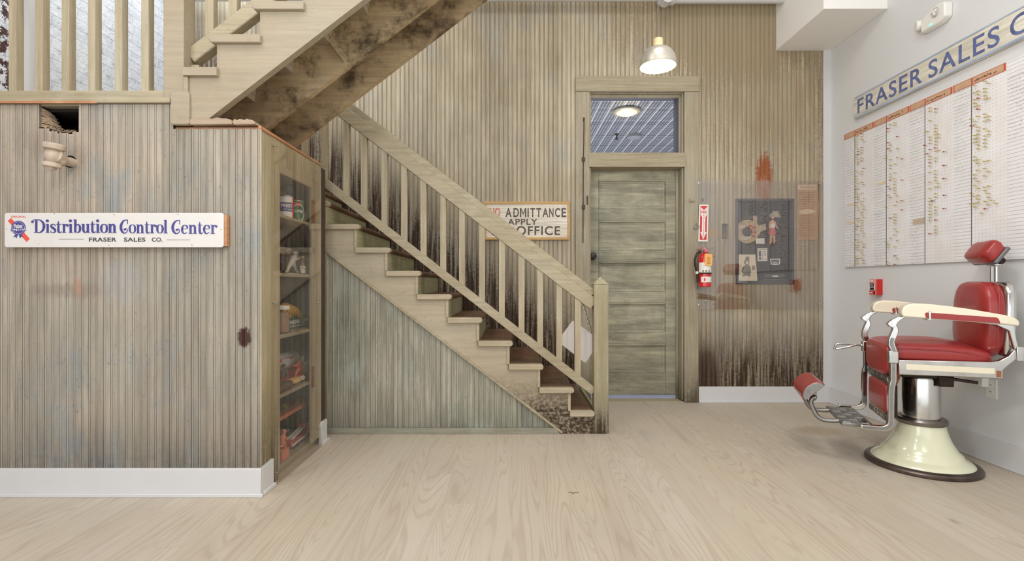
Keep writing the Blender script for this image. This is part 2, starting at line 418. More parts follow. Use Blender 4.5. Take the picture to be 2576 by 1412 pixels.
m_raw = wood('broken_raw_wood', (192,140,100), (176,120,82), (202,160,122), dirt=(96,56,34), grain='y', scuff=.6)
m_rawx = wood('broken_raw_wood_edge', (172,154,134), (168,142,116), (178,166,150), dirt=(96,66,46), grain='x', scuff=.6)
m_white = plain('white_trim_paint', (212,211,211), .38, mottle=.015)
m_greywall = plain('pale_grey_wall_paint', (220,220,220), .6, mottle=.015, mscale=2)
m_soffit = plain('soffit_paint', (243,241,236), .65, mottle=.01)
m_ceil = plain('ceiling_paint', (232,230,226), .7, mottle=.01)
m_black = plain('black_void', (8,7,6), .9)
m_chrome = plain('polished_chrome', (206,204,200), .16, 1.0, mottle=.05)
m_cast = plain('worn_cast_metal', (150,148,144), .38, 1.0, mottle=.18, mscale=30)
m_darkmetal = plain('dark_oily_metal', (52,40,32), .45, .6, mottle=.5, mscale=25)
m_rust = plain('rusty_hinge', (150,96,66), .7, .2, mottle=.4, mscale=40)
m_iron = plain('old_iron', (84,66,52), .6, .5, mottle=.4, mscale=40)
m_cream = plain('cream_enamel', (236,227,202), .18, coat=.6, mottle=.02)
m_creamg = plain('pale_green_cream_enamel', (226,226,196), .16, coat=.7, mottle=.03)
m_red = plain('red_leather', (156,46,44), .36, coat=.25, mottle=.12, mscale=5)
m_redp = plain('red_paint', (204,40,36), .35, mottle=.05)
m_paper = plain('white_paper', (238,234,226), .7, mottle=.02)
m_brownpaper = plain('brown_paper', (196,160,128), .8, mottle=.10, mscale=14)
m_ink = plain('black_ink', (40,38,36), .7)
m_blue = plain('faded_blue_paint', (96,106,150), .6, mottle=.4, mscale=20)
m_navy = plain('enamel_blue', (72,70,138), .3, mottle=.06)
def acrylic(name, tint=(246,244,242), rough=.012, f0=.10):
    """thin clear sheet: each face lets light through and mirrors by its angle"""
    t = NT(name); n = t.n
    g = n.new('ShaderNodeNewGeometry'); vm = n.new('ShaderNodeVectorMath'); vm.operation = 'DOT_PRODUCT'
    t.link(g.outputs['Normal'], vm.inputs[0]); t.link(g.outputs['Incoming'], vm.inputs[1])
    c = t.ma('SUBTRACT', 1.0, t.ma('ABSOLUTE', vm.outputs['Value']), clamp=True)
    fr = t.ma('MULTIPLY_ADD', t.ma('POWER', c, 5.0), 1-f0, f0)
    tr = n.new('ShaderNodeBsdfTransparent'); tr.inputs[0].default_value = lin(tint)
    gl = n.new('ShaderNodeBsdfGlossy'); gl.inputs['Roughness'].default_value = rough; gl.inputs[0].default_value = (1, 1, 1, 1)
    mx = n.new('ShaderNodeMixShader'); t.link(fr, mx.inputs[0]); t.link(tr.outputs[0], mx.inputs[1]); t.link(gl.outputs[0], mx.inputs[2])
    t.link(mx.outputs[0], t.out.inputs[0]); return t.m
m_acryl = acrylic('clear_acrylic')
m_acryl2 = acrylic('clear_cupboard_acrylic', (250,248,246), .012, .04)
m_glass = acrylic('window_glass', (250,251,252), 0.0, .022)
def floor_material():
    t = NT('whitewashed_pine_floor'); x, y, z = t.sep(t.pos())
    pw = .165
    bi = t.ma('FLOOR', t.ma('DIVIDE', x, pw)); r1 = t.white(bi); r2 = t.white(t.ma('ADD', bi, 71.3))
    seg = t.ma('FLOOR', t.ma('DIVIDE', t.ma('ADD', y, t.ma('MULTIPLY', r1, 9)), 3.1))
    r3 = t.white(t.ma('ADD', t.ma('MULTIPLY', seg, 13.7), bi))
    v = t.comb(t.ma('ADD', t.ma('MULTIPLY', x, 5.2), t.ma('MULTIPLY', r1, 40)), t.ma('ADD', t.ma('MULTIPLY', y, .36), t.ma('MULTIPLY', r3, 30)), t.ma('MULTIPLY', r2, 20))
    f = t.noise(v, 1.0, 1.5, .45, .15)
    rings = t.ma('SINE', t.ma('MULTIPLY', f, 235))
    near = t.rng(rings, .35, 1.0)
    wide = t.rng(t.ma('SINE', t.ma('MULTIPLY', f, 47)), .55, 1.0)
    fine = t.noise(t.scale(t.pos(), (60, 1.6, 1)), 3, 4, .6)
    big = t.noise(t.pos(), 1.1, 3)
    base = t.mix(r3, lin((196,186,171)), lin((188,177,161)))
    base = t.mix(t.rng(big, .4, .65), base, lin((194,182,163)))
    amt = t.rng(t.noise(v, .7, 2), .3, .6, .25, 1)
    c = t.mix(t.ma('MULTIPLY', t.ma('MULTIPLY', near, amt), .40), base, lin((162,144,125)))
    c = t.mix(t.ma('MULTIPLY', t.ma('MULTIPLY', wide, amt), .30), c, lin((170,154,136)))
    k = t.rng(fine, .3, .7, .94, 1.04, False); c = t.mix(1.0, c, t.comb(k, k, k), 'MULTIPLY')
    vo = t.n.new('ShaderNodeTexVoronoi'); vo.inputs['Scale'].default_value = 1.0
    t.link(t.comb(t.ma('MULTIPLY', x, 3.2), t.ma('MULTIPLY', y, 1.5), r2), vo.inputs['Vector'])
    kn = t.rng(t.ma('ADD', vo.outputs['Distance'], t.ma('MULTIPLY', fine, .03)), .085, .045)
    c = t.mix(t.ma('MULTIPLY', kn, .75), c, lin((142,126,112)))
    grey = t.noise(t.scale(t.pos(), (7, .7, 1)), 1.3, 4, .6); c = t.mix(t.ma('MULTIPLY', t.rng(grey, .60, .76), .38), c, lin((166,156,150)))
    fr = t.ma('FRACT', t.ma('DIVIDE', x, pw)); seam = t.ma('MAXIMUM', t.rng(fr, .016, .006), t.rng(fr, .984, .994))
    fy = t.ma('FRACT', t.ma('DIVIDE', t.ma('ADD', y, t.ma('MULTIPLY', r1, 9)), 3.1)); seam = t.ma('MAXIMUM', seam, t.rng(fy, .0012, .0006))
    c = t.mix(t.ma('MULTIPLY', seam, .24), c, lin((150,128,106)))
    q = t.ma('ADD', t.ma('POWER', t.ma('DIVIDE', t.ma('SUBTRACT', x, 2.2), .22), 2.0), t.ma('POWER', t.ma('DIVIDE', t.ma('SUBTRACT', y, 3.62), .16), 2.0))  # soft shadow of the chair, painted into the floor colour
    c = t.mix(t.ma('MULTIPLY', t.rng(t.ma('ADD', q, grey), 1.5, .45), .45), c, lin((142,118,84)))
    t.bump(fine, .08, .001)
    return t.done(c, t.rng(fine, .3, .7, .42, .58, False), 0, .35)
m_floor = floor_material()
def brick_material():
    t = NT('painted_brick'); x, y, z = t.sep(t.pos())
    b = t.n.new('ShaderNodeTexBrick'); t.link(t.comb(y, z, 0), b.inputs['Vector'])
    b.inputs['Scale'].default_value = 1; b.inputs['Brick Width'].default_value = .2; b.inputs['Row Height'].default_value = .072; b.inputs['Mortar Size'].default_value = .006; b.inputs['Mortar Smooth'].default_value = .3
    fine = t.noise(t.pos(), 30, 5, .7); big = t.noise(t.pos(), 7, 6, .72); med = t.noise(t.pos(), 15, 4, .65)
    c = t.mix(t.rng(big, .35, .65), lin((226,229,234)), lin((206,210,217)))
    c = t.mix(t.ma('MULTIPLY', t.ma('MULTIPLY', b.outputs['Fac'], t.rng(med, .42, .62)), .32), c, lin((150,152,158)))
    c = t.mix(t.ma('MULTIPLY', t.rng(med, .60, .68), .4), c, lin((158,162,170)))
    pe = t.rng(big, .63, .66)
    c = t.mix(pe, c, lin((138,108,104)))
    c = t.mix(t.ma('MULTIPLY', t.rng(y, 3.07, 3.0), t.rng(t.noise(t.pos(), 16, 4, .7), .47, .52)), c, lin((70,38,34)))
    c = t.mix(t.ma('MULTIPLY', t.rng(fine, .62, .70), .75), c, lin((120,112,112)))
    t.bump(t.ma('ADD', t.ma('MULTIPLY', b.outputs['Fac'], -1.2), t.ma('ADD', t.ma('MULTIPLY', fine, .6), t.ma('ADD', med, big))), .55, .012)
    return t.done(c, .6)
m_brick = brick_material()
def tin_material():
    t = NT('pressed_tin'); x, y, z = t.sep(t.pos()); p = .152
    fx = t.ma('PINGPONG', x, p/2); fy = t.ma('PINGPONG', y, p/2)
    h = t.ma('ADD', t.ma('SINE', t.ma('MULTIPLY', x, 165)), t.ma('SINE', t.ma('MULTIPLY', y, 124)))
    rib = t.rng(t.ma('PINGPONG', x, p/2), .011, .004); rib2 = t.rng(t.ma('FRACT', t.ma('DIVIDE', y, .53)), .035, .01)
    bar = t.rng(t.ma('PINGPONG', y, .038), .008, .003)
    n = t.noise(t.pos(), 90, 3)
    c = t.mix(t.rng(t.ma('ADD', h, t.ma('MULTIPLY', n, 1.5)), .4, 2.2), lin((112,114,124)), lin((236,236,240)))
    c = t.mix(t.ma('MULTIPLY', bar, .75), c, lin((70,72,80)))
    c = t.mix(rib2, c, lin((60,62,70))); c = t.mix(rib, c, lin((250,250,252)))
    t.bump(t.ma('ADD', t.ma('ADD', h, n), t.ma('MULTIPLY', rib, 2)), .5, .006)
    return t.done(c, .45, .25)
m_tin = tin_material()
# ------------------------------------------------------------------ the setting
XL = -3.0; ZC = 4.4
struct('floor', MB().box((XL, -3.0, -.05), (XR, 10.0, 0)), m_floor, 'whitewashed pine plank floor with pale grain', 'floor')
struct('ceiling', MB().box((XL, -3.0, ZC), (XR, 4.66, ZC+.05)), m_ceil, 'plain white ceiling above the room', 'ceiling')
struct('wall_left', MB().box((XL-.1, -3.0, 0), (XL, 4.66, ZC)), m_brick, 'white painted brick wall behind the landing balusters', 'wall')
struct('wall_right', MB().box((XR, -3.0, 0), (XR+.1, 4.66, ZC)), m_greywall, 'smooth pale grey wall carrying the pegboard', 'wall')
# beaded back wall with the doorway, the recess of the display case and the small cut-out
DX0, DX1, DZ1 = .686, 1.527, 2.764
KX0, KX1, KZ0, KZ1 = 1.985, 2.505, 1.048, 1.808
HX0, HX1, HZ0, HZ1 = 1.867, 1.923, 1.449, 1.587
bk = MB()
beadboard(bk, front(YB), XL, 2.764, 0, ZC, .04, holes=[(DX0, DX1, -1, DZ1), (KX0, KX1, KZ0, KZ1), (HX0, HX1, HZ0, HZ1)])
for (a, b, c, d) in ((XL, DX0, 0, ZC), (DX1, KX0-.03, 0, ZC), (KX1+.03, XR, 0, ZC), (DX0, DX1, DZ1, ZC), (KX0-.03, KX1+.03, 0, KZ0-.03), (KX0-.03, KX1+.03, KZ1+.03, ZC)):
    if a == DX1:
        for (e, f) in ((0, HZ0), (HZ1, ZC)): bk.box((a, YB+.03, e), (b, YB+.15, f))
        bk.box((a, YB+.03, HZ0), (HX0, YB+.15, HZ1)); bk.box((HX1, YB+.03, HZ0), (b, YB+.15, HZ1)); bk.box((HX0, YB+.09, HZ0), (HX1, YB+.15, HZ1))
    else: bk.box((a, YB+.012 if b == XR else YB+.03, c), (b, YB+.15, d))
struct('wall_back', bk, m_back, 'weathered tan beadboard wall behind the staircase and door', 'wall', smooth=0)
struct('trim_1', MB().box((2.764, YB-.012, 0), (XR, YB+.02, 3.124)), m_white, 'narrow white strip where the beadboard meets the grey wall', 'trim')
struct('ceiling_soffit', MB().box((2.347, 3.81, 3.124), (XR, YB, ZC)), m_soffit, 'boxed white soffit hanging in the corner above the pegboard wall', 'soffit', bevel=.004)
struct('baseboard_back', MB().box((1.655, YB-.02, 0), (XR, YB, .14)).box((1.655, YB-.034, 0), (XR, YB-.02, .018)), m_white, 'white baseboard under the beadboard right of the door', 'baseboard', bevel=.003)
struct('baseboard_right', MB().box((XR-.02, -3, 0), (XR, YB-.02, .14)).box((XR-.034, -3, 0), (XR-.02, YB-.034, .018)), m_white, 'white baseboard along the pale grey wall', 'baseboard', bevel=.003)
# closet under the landing: front face, side face, cupboard opening
hol = [(-2.352, -2.30, 1.83, 1.96), (-2.30, -2.26, 1.815, 1.96), (-2.26, -2.215, 1.806, 1.96), (-2.215, -2.185, 1.802, 1.96), (-2.185, -2.154, 1.812, 1.96)]
XB = -1.684; ZB = 1.836
cf = beadboard(MB(), front(YC), XL, XC+.012, 0, lambda u: 1.946 if u < XB else ZB-.014+.002*math.sin(u*70)+.0015*math.sin(u*173), .0365, .012, holes=hol, extra=(XB,))
for (a, b, c, d) in hol:
    cf.box((a, YC, c-.004), (b, YC+.02, c))
cf.box((-2.36, YC+.001, 1.80), (-2.352, YC+.02, 1.95)).box((-2.154, YC+.001, 1.80), (-2.146, YC+.02, 1.95))
struct('wall_closet', cf, m_closet, 'weathered beadboard closet front with hand worn patches, left of the stairs', 'wall', smooth=0)
OY0, OY1 = 2.735, 3.18
cs = beadboard(MB(), leftface(XC), YC, 2.72, 0, ZB-.01, .0365, 2.52)
beadboard(cs, leftface(XC), 2.72, 3.33, 1.70, ZB-.01, .0365, 2.52)
struct('wall_closet_side', cs, m_closet_side, 'yellowed beadboard corner and top strip of the closet side', 'wall', smooth=0)
inn = MB().box((-1.64, YC+.02, 0), (-1.60, 3.47, 1.82)).box((-3, 3.47, 0), (-1.2985, 3.50, 1.82)).box((-1.6, YC+.12, 0), (XC-.03, 2.72, 1.82))
cav = MB().box((-2.47, YC+.022, 1.68), (-2.05, YC+.028, 1.70)).box((-2.47, YC+.27, 1.68), (-2.05, YC+.28, 1.94)).box((-2.48, YC+.022, 1.68), (-2.47, YC+.28, 1.94)).box((-2.05, YC+.022, 1.68), (-2.04, YC+.28, 1.94)).box((-2.48, YC+.052, 1.925), (-2.04, YC+.28, 1.938)).box((-2.48, YC+.022, 1.67), (-2.04, YC+.28, 1.68))
struct('hole_shade_lining', cav, plain('cavity_shade', (34,26,20), .9), 'dark lining added for the shade behind the broken hole', 'trim')  # dark box added so the hole reads as deep shade
struct('gap_shade_board', MB().box((-1.275, 3.337, 0), (-1.262, 3.42, 1.82)), m_gap, 'dark board added for the shade in the gap between cupboard and stair side', 'trim')  # added strip: its dark colour stands for the shaded gap, hides shelf ends
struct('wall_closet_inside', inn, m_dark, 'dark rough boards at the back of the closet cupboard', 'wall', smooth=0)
struct('ceiling_closet', MB().box((XB, YC+.014, ZB-.03), (XC-.007, 3.34, ZB-.001)), m_raw, 'bare raw edge of the broken closet top', 'closet top')
struct('floor_closet', MB().box((-1.60, 2.72, 0), (XC-.03, 3.47, .045)), m_shelf, 'worn grey floor board of the closet cupboard', 'floor')
br = MB()
xs = [-1.60, -1.52, -1.44, -1.375, -1.37, -1.33, -1.285, -1.262]
for a, b, top in ((-1.60, -1.388, 1.872), (-1.384, -1.275, 1.866)):
    n = 9; poly = [(a+(b-a)*i/n, top+.004*math.sin(i*2.3)-(.012 if i in (0, n) else 0)) for i in range(n+1)]+[(b+.006, 1.842), (a+.01, 1.839)]
    br.prism(poly, front(YC), .016, -.06)
struct('trim_2', br, m_rawx, 'broken moulding pieces on top of the closet front', 'trim', bevel=.002)
bs = MB().box((XC-.006, YC+.001, ZB-.012), (XC+.008, 3.335, ZB+.004))
struct('trim_3', bs, m_raw, 'splintered orange wood edge along the closet side top', 'trim', bevel=.002)
fb = MB().box((-1.274, 2.725, .05), (XC, OY0+.008, 1.70)).box((-1.274, OY1, .05), (XC, 3.335, 1.70)).box((-1.274, OY0, 1.655), (XC, OY1, 1.70))
struct('trim_4', fb, m_frame, 'plain board frame round the cupboard opening', 'trim', bevel=.002)
struct('baseboard_closet', MB().box((XL, YC-.016, 0), (XC+.016, YC, .138)).box((XL, YC-.030, 0), (XC+.030, YC-.016, .018)), m_white, 'white baseboard along the closet front', 'baseboard', bevel=.003)
struct('baseboard_closet_corner', MB().prism([(YC, 0), (2.64, 0), (2.64, .142), (2.575, .138), (YC, .138)], leftface(XC), 0, .016).box((XC+.016, YC, 0), (XC+.03, 2.64, .018)), m_white, 'short white baseboard return before the cupboard', 'baseboard', bevel=.002)
struct('baseboard_closet_end', MB().prism([(3.29, 0), (3.40, 0), (3.40, .147), (3.32, .147), (3.29, .12)], leftface(XC), 0, .016).box((XC+.016, 3.29, 0), (XC+.03, 3.41, .018)), m_white, 'short white baseboard stub beside the stair side boards', 'baseboard', bevel=.002)
# landing
struct('floor_landing', MB().box((XL, YC+.012, ZL-.012), (-1.70, YC+.3, ZL)).box((XL, YC+.3, ZL-.075), (-1.70, YB, ZL)), m_nose, 'old stair landing boards above the closet', 'landing floor')
lf = MB().box((XL, YC-.018, 1.948), (-1.69, YC+.05, 1.972)).box((XL, YC-.004, 1.972), (-1.726, YC+.04, 2.012))
struct('trim_5', lf, m_rail, 'moulded edge board under the landing balusters', 'trim', bevel=.003)
struct('trim_6', MB().box((XL, YC-.016, 1.944), (-2.05, YC-.0185, 1.955)), m_raw, 'bare orange chipped edge under the landing moulding', 'trim')
# room behind the door
br_ = MB().box((-.4, 10, 0), (3.6, 10.1, 3.3)).box((-.5, 4.66, 0), (-.4, 10, 3.3)).box((3.6, 4.66, 0), (3.7, 10, 3.3))
struct('wall_back_room', br_, m_greywall, 'pale walls of the room beyond the door', 'wall')
struct('ceiling_back_room', MB().box((-.4, 4.66, 3.23), (3.6, 10, 3.28)), m_tin, 'silver pressed tin ceiling seen through the transom', 'ceiling')
struct('floor_back_room', MB().box((-.4, 4.66, 0.0), (3.6, 10, .004)), plain('bluish_floor', (200,204,226), .5), 'bluish floor of the room beyond the door', 'floor')
# door casing, transom, door
cas = MB().box((.562, YB-.026, 0), (DX0+.001, YB+.004, 2.7515)).box((DX1-.001, YB-.026, 0), (1.651, YB+.004, 2.7515))
struct('trim_7', cas, m_case, 'old painted side casings of the doorway', 'trim', bevel=.004)
struct('trim_8', MB().box((.562, YB-.034, 2.752), (1.658, YB+.003, 2.887)), m_head, 'wide head board over the transom', 'trim', bevel=.005)
jm = MB().box((DX0+.0005, YB+.005, 0.013), (DX0+.016, YB+.16, 2.763)).box((DX1-.016, YB+.005, 0.013), (DX1-.0005, YB+.16, 2.763)).box((DX0+.016, YB+.006, 2.745), (DX1-.016, YB+.159, 2.762))
jm.box((DX1-.034, YB+.105, .0), (DX1-.016, YB+.12, 2.09))
struct('trim_9', jm, m_case, 'jamb lining inside the doorway', 'trim', bevel=.002)
m_slate = plain('slate_blue_reveal', (104,104,122), .6)
struct('trim_13', MB().box((DX0+.0165, YB+.062, 2.735), (DX1-.0165, YB+.158, 2.7445)).box((DX1-.024, YB+.062, 2.213), (DX1-.0165, YB+.158, 2.735)).box((DX1-.040, YB+.135, 2.213), (DX1-.024, YB+.158, 2.735)), m_slate, 'slate blue reveal behind the transom pane', 'trim')
struct('trim_10', MB().box((.68, YB-.031, 2.085), (1.534, YB-.027, 2.212)).box((DX0+.017, YB-.027, 2.086), (DX1-.017, YB+.13, 2.2115)), m_head, 'painted transom bar between window and door', 'trim', bevel=.006)
w1 = tag(obj('window_1', MB().box((DX0+.017, YB+.03, 2.213), (.708, YB+.06, 2.744)).box((1.497, YB+.03, 2.213), (DX1-.017, YB+.06, 2.744)).box((.708, YB+.031, 2.722), (1.497, YB+.059, 2.744)).box((.708, YB+.031, 2.213), (1.497, YB+.059, 2.222)), m_case, bevel=.001), 'transom window over the old panelled door', 'window', kind='structure')
obj('window_pane', MB().box((.706, YB+.044, 2.22), (1.499, YB+.047, 2.724)), m_glass, w1)
DY = 4.625
dd = MB(); dx0, dx1, dz0, dz1 = .700, 1.524, .034, 2.10
def dX(px): return X_(px, DY)
def dZ(v): return Z_(v, DY)
sx0, sx1 = dX(1506), dX(1675)
pan = [(453, 526), (556, 630), (659, 734), (762, 836), (866, 938)]
zz = [dz1]+[dZ(v) for p in pan for v in p]+[dz0]
dd.box((dx0, DY, dz0), (sx0, DY+.035, dz1)).box((sx1, DY, dz0), (dx1, DY+.035, dz1))
for i in range(0, len(zz), 2): dd.box((sx0, DY, zz[i+1]), (sx1, DY+.035, zz[i]))
d1 = tag(obj('door_1', dd, m_door, bevel=.003), 'grey green five panel wooden door with streaky worn paint', 'door', kind='structure')
for a, b in pan:
    z1, z0 = dZ(a), dZ(b); q = MB(); w = .028
    q.box((sx0-.002, DY+.018, z0-.002), (sx1+.002, DY+.03, z1+.002))
    for poly in ([(sx0, z0), (sx1, z0), (sx1-w, z0+w), (sx0+w, z0+w)], [(sx0, z1), (sx0+w, z1-w), (sx1-w, z1-w), (sx1, z1)], [(sx0, z0), (sx0+w, z0+w), (sx0+w, z1-w), (sx0, z1)], [(sx1, z0), (sx1, z1), (sx1-w, z1-w), (sx1-w, z0+w)]):
        vs = [(u, DY+.010 if (u in (sx0, sx1)) else DY+.017, z) for u, z in poly]; q.add(vs, [(0, 1, 2, 3)])
    obj('door_panel', q, m_door, d1, smooth=0)
    obj('panel_molding', MB().ribbon([(sx0+.006, z0+.006), (sx1-.006, z0+.006), (sx1-.006, z1-.006), (sx0+.006, z1-.006)], .012, front(DY+.004), -.008, .006, closed=True).ribbon([(sx0+w, z0+w), (sx1-w, z0+w), (sx1-w, z1-w), (sx0+w, z1-w)], .006, front(DY+.017), -.004, .004, closed=True), m_door, d1, bevel=.002)
kx, kz = dX(1490), dZ(645)
dk = tag(obj('door_knob', MB().lathe([(.012, 0), (.012, -.03), (.016, -.036), (.029, -.044), (.031, -.054), (.026, -.063), (.012, -.067), (0, -.067)], (kx, DY, kz), 24, 'y').lathe([(.034, -.001), (.034, -.006), (.028, -.009), (0, -.009)], (kx, DY, kz), 24, 'y'), plain('black_knob', (38,34,32), .3, .3), d1), 'black round knob')
struct('trim_11', MB().box((DX0, YB-.004, 0), (DX1, YB+.10, .005)), m_nose, 'bare wooden threshold under the door', 'threshold')
# ------------------------------------------------------------------ lower staircase
YS = 3.545
def rx(j): return .623-RUN*(j-1)          # face of riser j, lower flight
st = thing('staircase', 'lower flight of painted wooden steps with worn brown treads, climbing left from the door', 'staircase', (0, 4.0, 0))
prof = []
for j in range(1, 12):
    prof += [(rx(j)-.012, RISE*(j-1) if j > 1 else 0.0), (rx(j)-.012, RISE*j-.035)]
prof += [(rx(12)-.012, RISE*11-.035), (rx(12)-.012, ZL-.08)]
low = lambda x: 1.292-.769*(x+1.324)
poly = [(.5755, 0)]+[(min(x_, .5755), z_) for x_, z_ in prof[1:]]+[(rx(12)-.012, low(rx(12)-.012)), (.356, 0)]
obj('stringer', MB().prism(poly, front(YS), 0, -.03), m_string, st)
obj('stringer_molding', MB().ribbon([(-1.30, low(-1.30)+.006), (.35, low(.35)+.006)], .016, front(YS), .006, -.01), m_rail, st)
for j in range(1, 12):
    x1 = rx(j)+.022 if j > 1 else .5745; x0 = rx(j+1)-.01; z = RISE*j
    mb = MB(); r = .0175
    nose = [(x1-r+r*math.cos(a), z-r+r*math.sin(a)) for a in [math.pi/2-math.pi*k/8 for k in range(9)]]
    pl = [(x0, z)]+nose+[(x0, z-.035)]
    mb.prism(pl, front(YS-.012), 0, -(YB-.004-YS+.012))
    t = obj('tread', mb, m_tread, st)
    e = MB(); pl2 = [(x0+.004, z+.0015)]+[(u+.0015, w+.0015*math.sin((w-z+r)/r)) for u, w in nose]+[(x0+.004, z-.0365)]
    e.prism(pl2, front(YS-.028), 0, -.052)
    obj('tread_return', e, m_nose, t, bevel=.004)
    q = MB().box((rx(j)-.016, YS+.004, RISE*(j-1)), (rx(j), YB-.004, z-.035)); obj('riser', q, m_riser, st)
    if j == 1: continue
    q = MB().box((rx(j)-.018, YS-.010, RISE*(j-1)+(.001 if j > 1 else 0)), (rx(j)+.001, YS+.006, z-.035)); obj('riser_end', q, m_nose, st, bevel=.002)
obj('riser', MB().box((rx(12)-.016, YS+.004, RISE*11), (rx(12), YB-.004, ZL-.08)), m_riser, st)
sp = beadboard(MB(), front(YS+.016), -1.80, .345, .03, lambda u: max(.03, low(u)+.02), .038, -1.3)
obj('side_panel', sp, m_panel, st, smooth=0)
obj('base_trim', MB().prism([(-1.298, 0), (.34, 0), (.30, .042), (-1.298, .042)], front(YS-.002), .008, -.012), m_ptrim, st, bevel=.003)
obj('edge_strip', MB().box((-1.312, YS-.004, 0), (-1.294, YS+.01, 1.27)), m_case, st)
# lower balustrade
YR = 3.60
rl = thing('stair_railing', 'sloping painted banister with square balusters along the lower flight', 'railing', (.62, YR, 0))
def rail(x, a, b): return a[1]+(b[1]-a[1])*(x-a[0])/(b[0]-a[0])
A0 = (.58, .905); A1 = (-1.66, .905+2.24*.768)
obj('handrail', MB().beam((A0[0], YR, A0[1]), (A1[0], YR, A1[1]), .056, .085), m_rail, rl, bevel=.004)
obj('rail_cap', MB().beam((A0[0], YR+.012, A0[1]+.077), (A1[0], YR+.012, A1[1]+.077), .05, .055), m_rail, rl, bevel=.005)
B0 = (.58, .288); B1 = (-1.66, .288+2.24*.778)
obj('bottom_rail', MB().beam((B0[0], YR, B0[1]), (B1[0], YR, B1[1]), .05, .058), m_rail, rl, bevel=.003)
bpx = [766, 814, 870, 915, 966.5, 1016, 1065, 1114.5, 1162, 1212.5, 1262.5, 1312, 1359, 1407, 1453.5]
for p in bpx:
    x = X_(p, YR-.02); w = .021
    zb, zt = rail(x, B0, B1), rail(x, A0, A1)
    obj('baluster', MB().box((x-w, YR-.021, zb), (x+w, YR+.021, zt)), m_bal, rl, bevel=.002)
nw = MB().box((.576, YS+.001, 0), (.677, YS+.101, 1.05))
n = obj('newel_post', nw, m_newel, rl, bevel=.004)
cp = MB().add([(.574, YS-.001, 1.05), (.679, YS-.001, 1.05), (.679, YS+.103, 1.05), (.574, YS+.103, 1.05), (.6265, YS+.051, 1.103)], [(0,1,4),(1,2,4),(2,3,4),(3,0,4),(3,2,1,0)])
obj('post_cap', cp, m_newel, n, smooth=0)
# ------------------------------------------------------------------ upper flight
up = thing('staircase', 'upper flight of painted steps rising right over the closet, sooty stringers seen from below', 'staircase', (-1.6, YC+.4, ZL))
NS = 10
def ux(k): return -1.678+RUN*(k-1)
ulow = lambda x, o=0.0: 3.030+.7695*x-o
yb0, yb1 = YC, 3.245
def ustr(o, xs):
    pf = []
    for k in range(1, NS+1):
        pf += [(ux(k)+.012, ZL+RISE*(k-1)), (ux(k)+.012, ZL+RISE*k-.038)]
    pf = [(max(a, xs), b) for a, b in pf if a >= xs-.25]
    xe = ux(NS+1)
    pf = [q for q in pf if q[0] > xs or True]
    zs = ulow(xs, o)
    base = max(zs, 1.871)
    x2 = (base+o-3.030)/.7695
    out = [(xs, base)]
    if x2 > xs+.002: out += [(x2, base)]
    out += [(xe, ulow(xe, o)), (xe, ZL+RISE*NS-.038)]
    top = []
    for a, b in pf:
        if a <= xs and top and top[-1][0] <= xs: top[-1] = (xs, b); continue
        top.append((a, b))
    return out+top[::-1]
obj('stringer', MB().prism(ustr(0, -1.60), front(YC-.006), 0, -.042), m_strut, up)
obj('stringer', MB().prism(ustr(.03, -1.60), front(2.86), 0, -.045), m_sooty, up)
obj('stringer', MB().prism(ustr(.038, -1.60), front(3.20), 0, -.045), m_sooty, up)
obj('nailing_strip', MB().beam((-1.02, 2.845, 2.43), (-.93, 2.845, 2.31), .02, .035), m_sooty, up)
for k in range(1, NS+1):
    z = ZL+RISE*k; x0 = ux(k)-.026; x1 = ux(k+1)+.012; r = .019
    nose = [(x0+r-r*math.cos(a), z-r+r*math.sin(a)) for a in [-math.pi/2+math.pi*i/8 for i in range(9)]]
    pl = [(x1, z-.038)]+nose+[(x1, z)]
    t = obj('tread', MB().prism([(max(u, -1.62), w) for u, w in pl] if k == 1 else pl, front(YC-.006), 0, -(3.25-YC+.006)), m_strut, up)
    e = MB().prism([(max(u-(.003 if u < x1 else 0), -1.62), w+(.0015 if w > z-.019 else -.0015)) for u, w in pl], front(YC-.03), 0, -.05)
    obj('tread_return', e, m_strut, t, bevel=.004)
    obj('riser', MB().box((ux(k), YC-.004, z-RISE), (ux(k)+.016, 3.245, z-.038)), m_strut, up)
obj('skirt_block', MB().prism([(-1.684, 2.005), (-1.684, 1.846), (-1.676, 1.838), (-1.600, 1.838), (-1.592, 1.846), (-1.592, 1.99), (-1.60, 2.00), (-1.60, 2.076), (-1.622, 2.076), (-1.622, 2.005)], front(YC-.022), 0, -.03), m_strut, up, bevel=.004)
# upper balustrade beside the flight
ur = thing('stair_railing', 'sloping banister of the upper flight, its lower rail behind the tread ends', 'railing', (-1.66, YC+.1, ZL))
UY = YC+.075
C0 = (-1.634, 2.185); C1 = (.42, 2.185+2.054*SLOPE)
obj('bottom_rail', MB().beam((C0[0], UY, C0[1]+.02), (C1[0], UY, C1[1]+.02), .06, .075), m_rail, ur, bevel=.006)
obj('rail_block', MB().box((-1.634, UY-.025, 2.118), (-1.588, UY+.025, 2.165)), m_rail, ur, bevel=.003)
obj('handrail', MB().beam((C0[0], UY, C0[1]+.78), (C1[0], UY, C1[1]+.78), .06, .085), m_rail, ur, bevel=.006)
for p in (532, 590, 648, 706):
    x = X_(p, UY); obj('baluster', MB().box((x-.022, UY-.02, rail(x, C0, C1)+.02), (x+.022, UY+.02, rail(x, C0, C1)+.78)), m_bal, ur, bevel=.002)
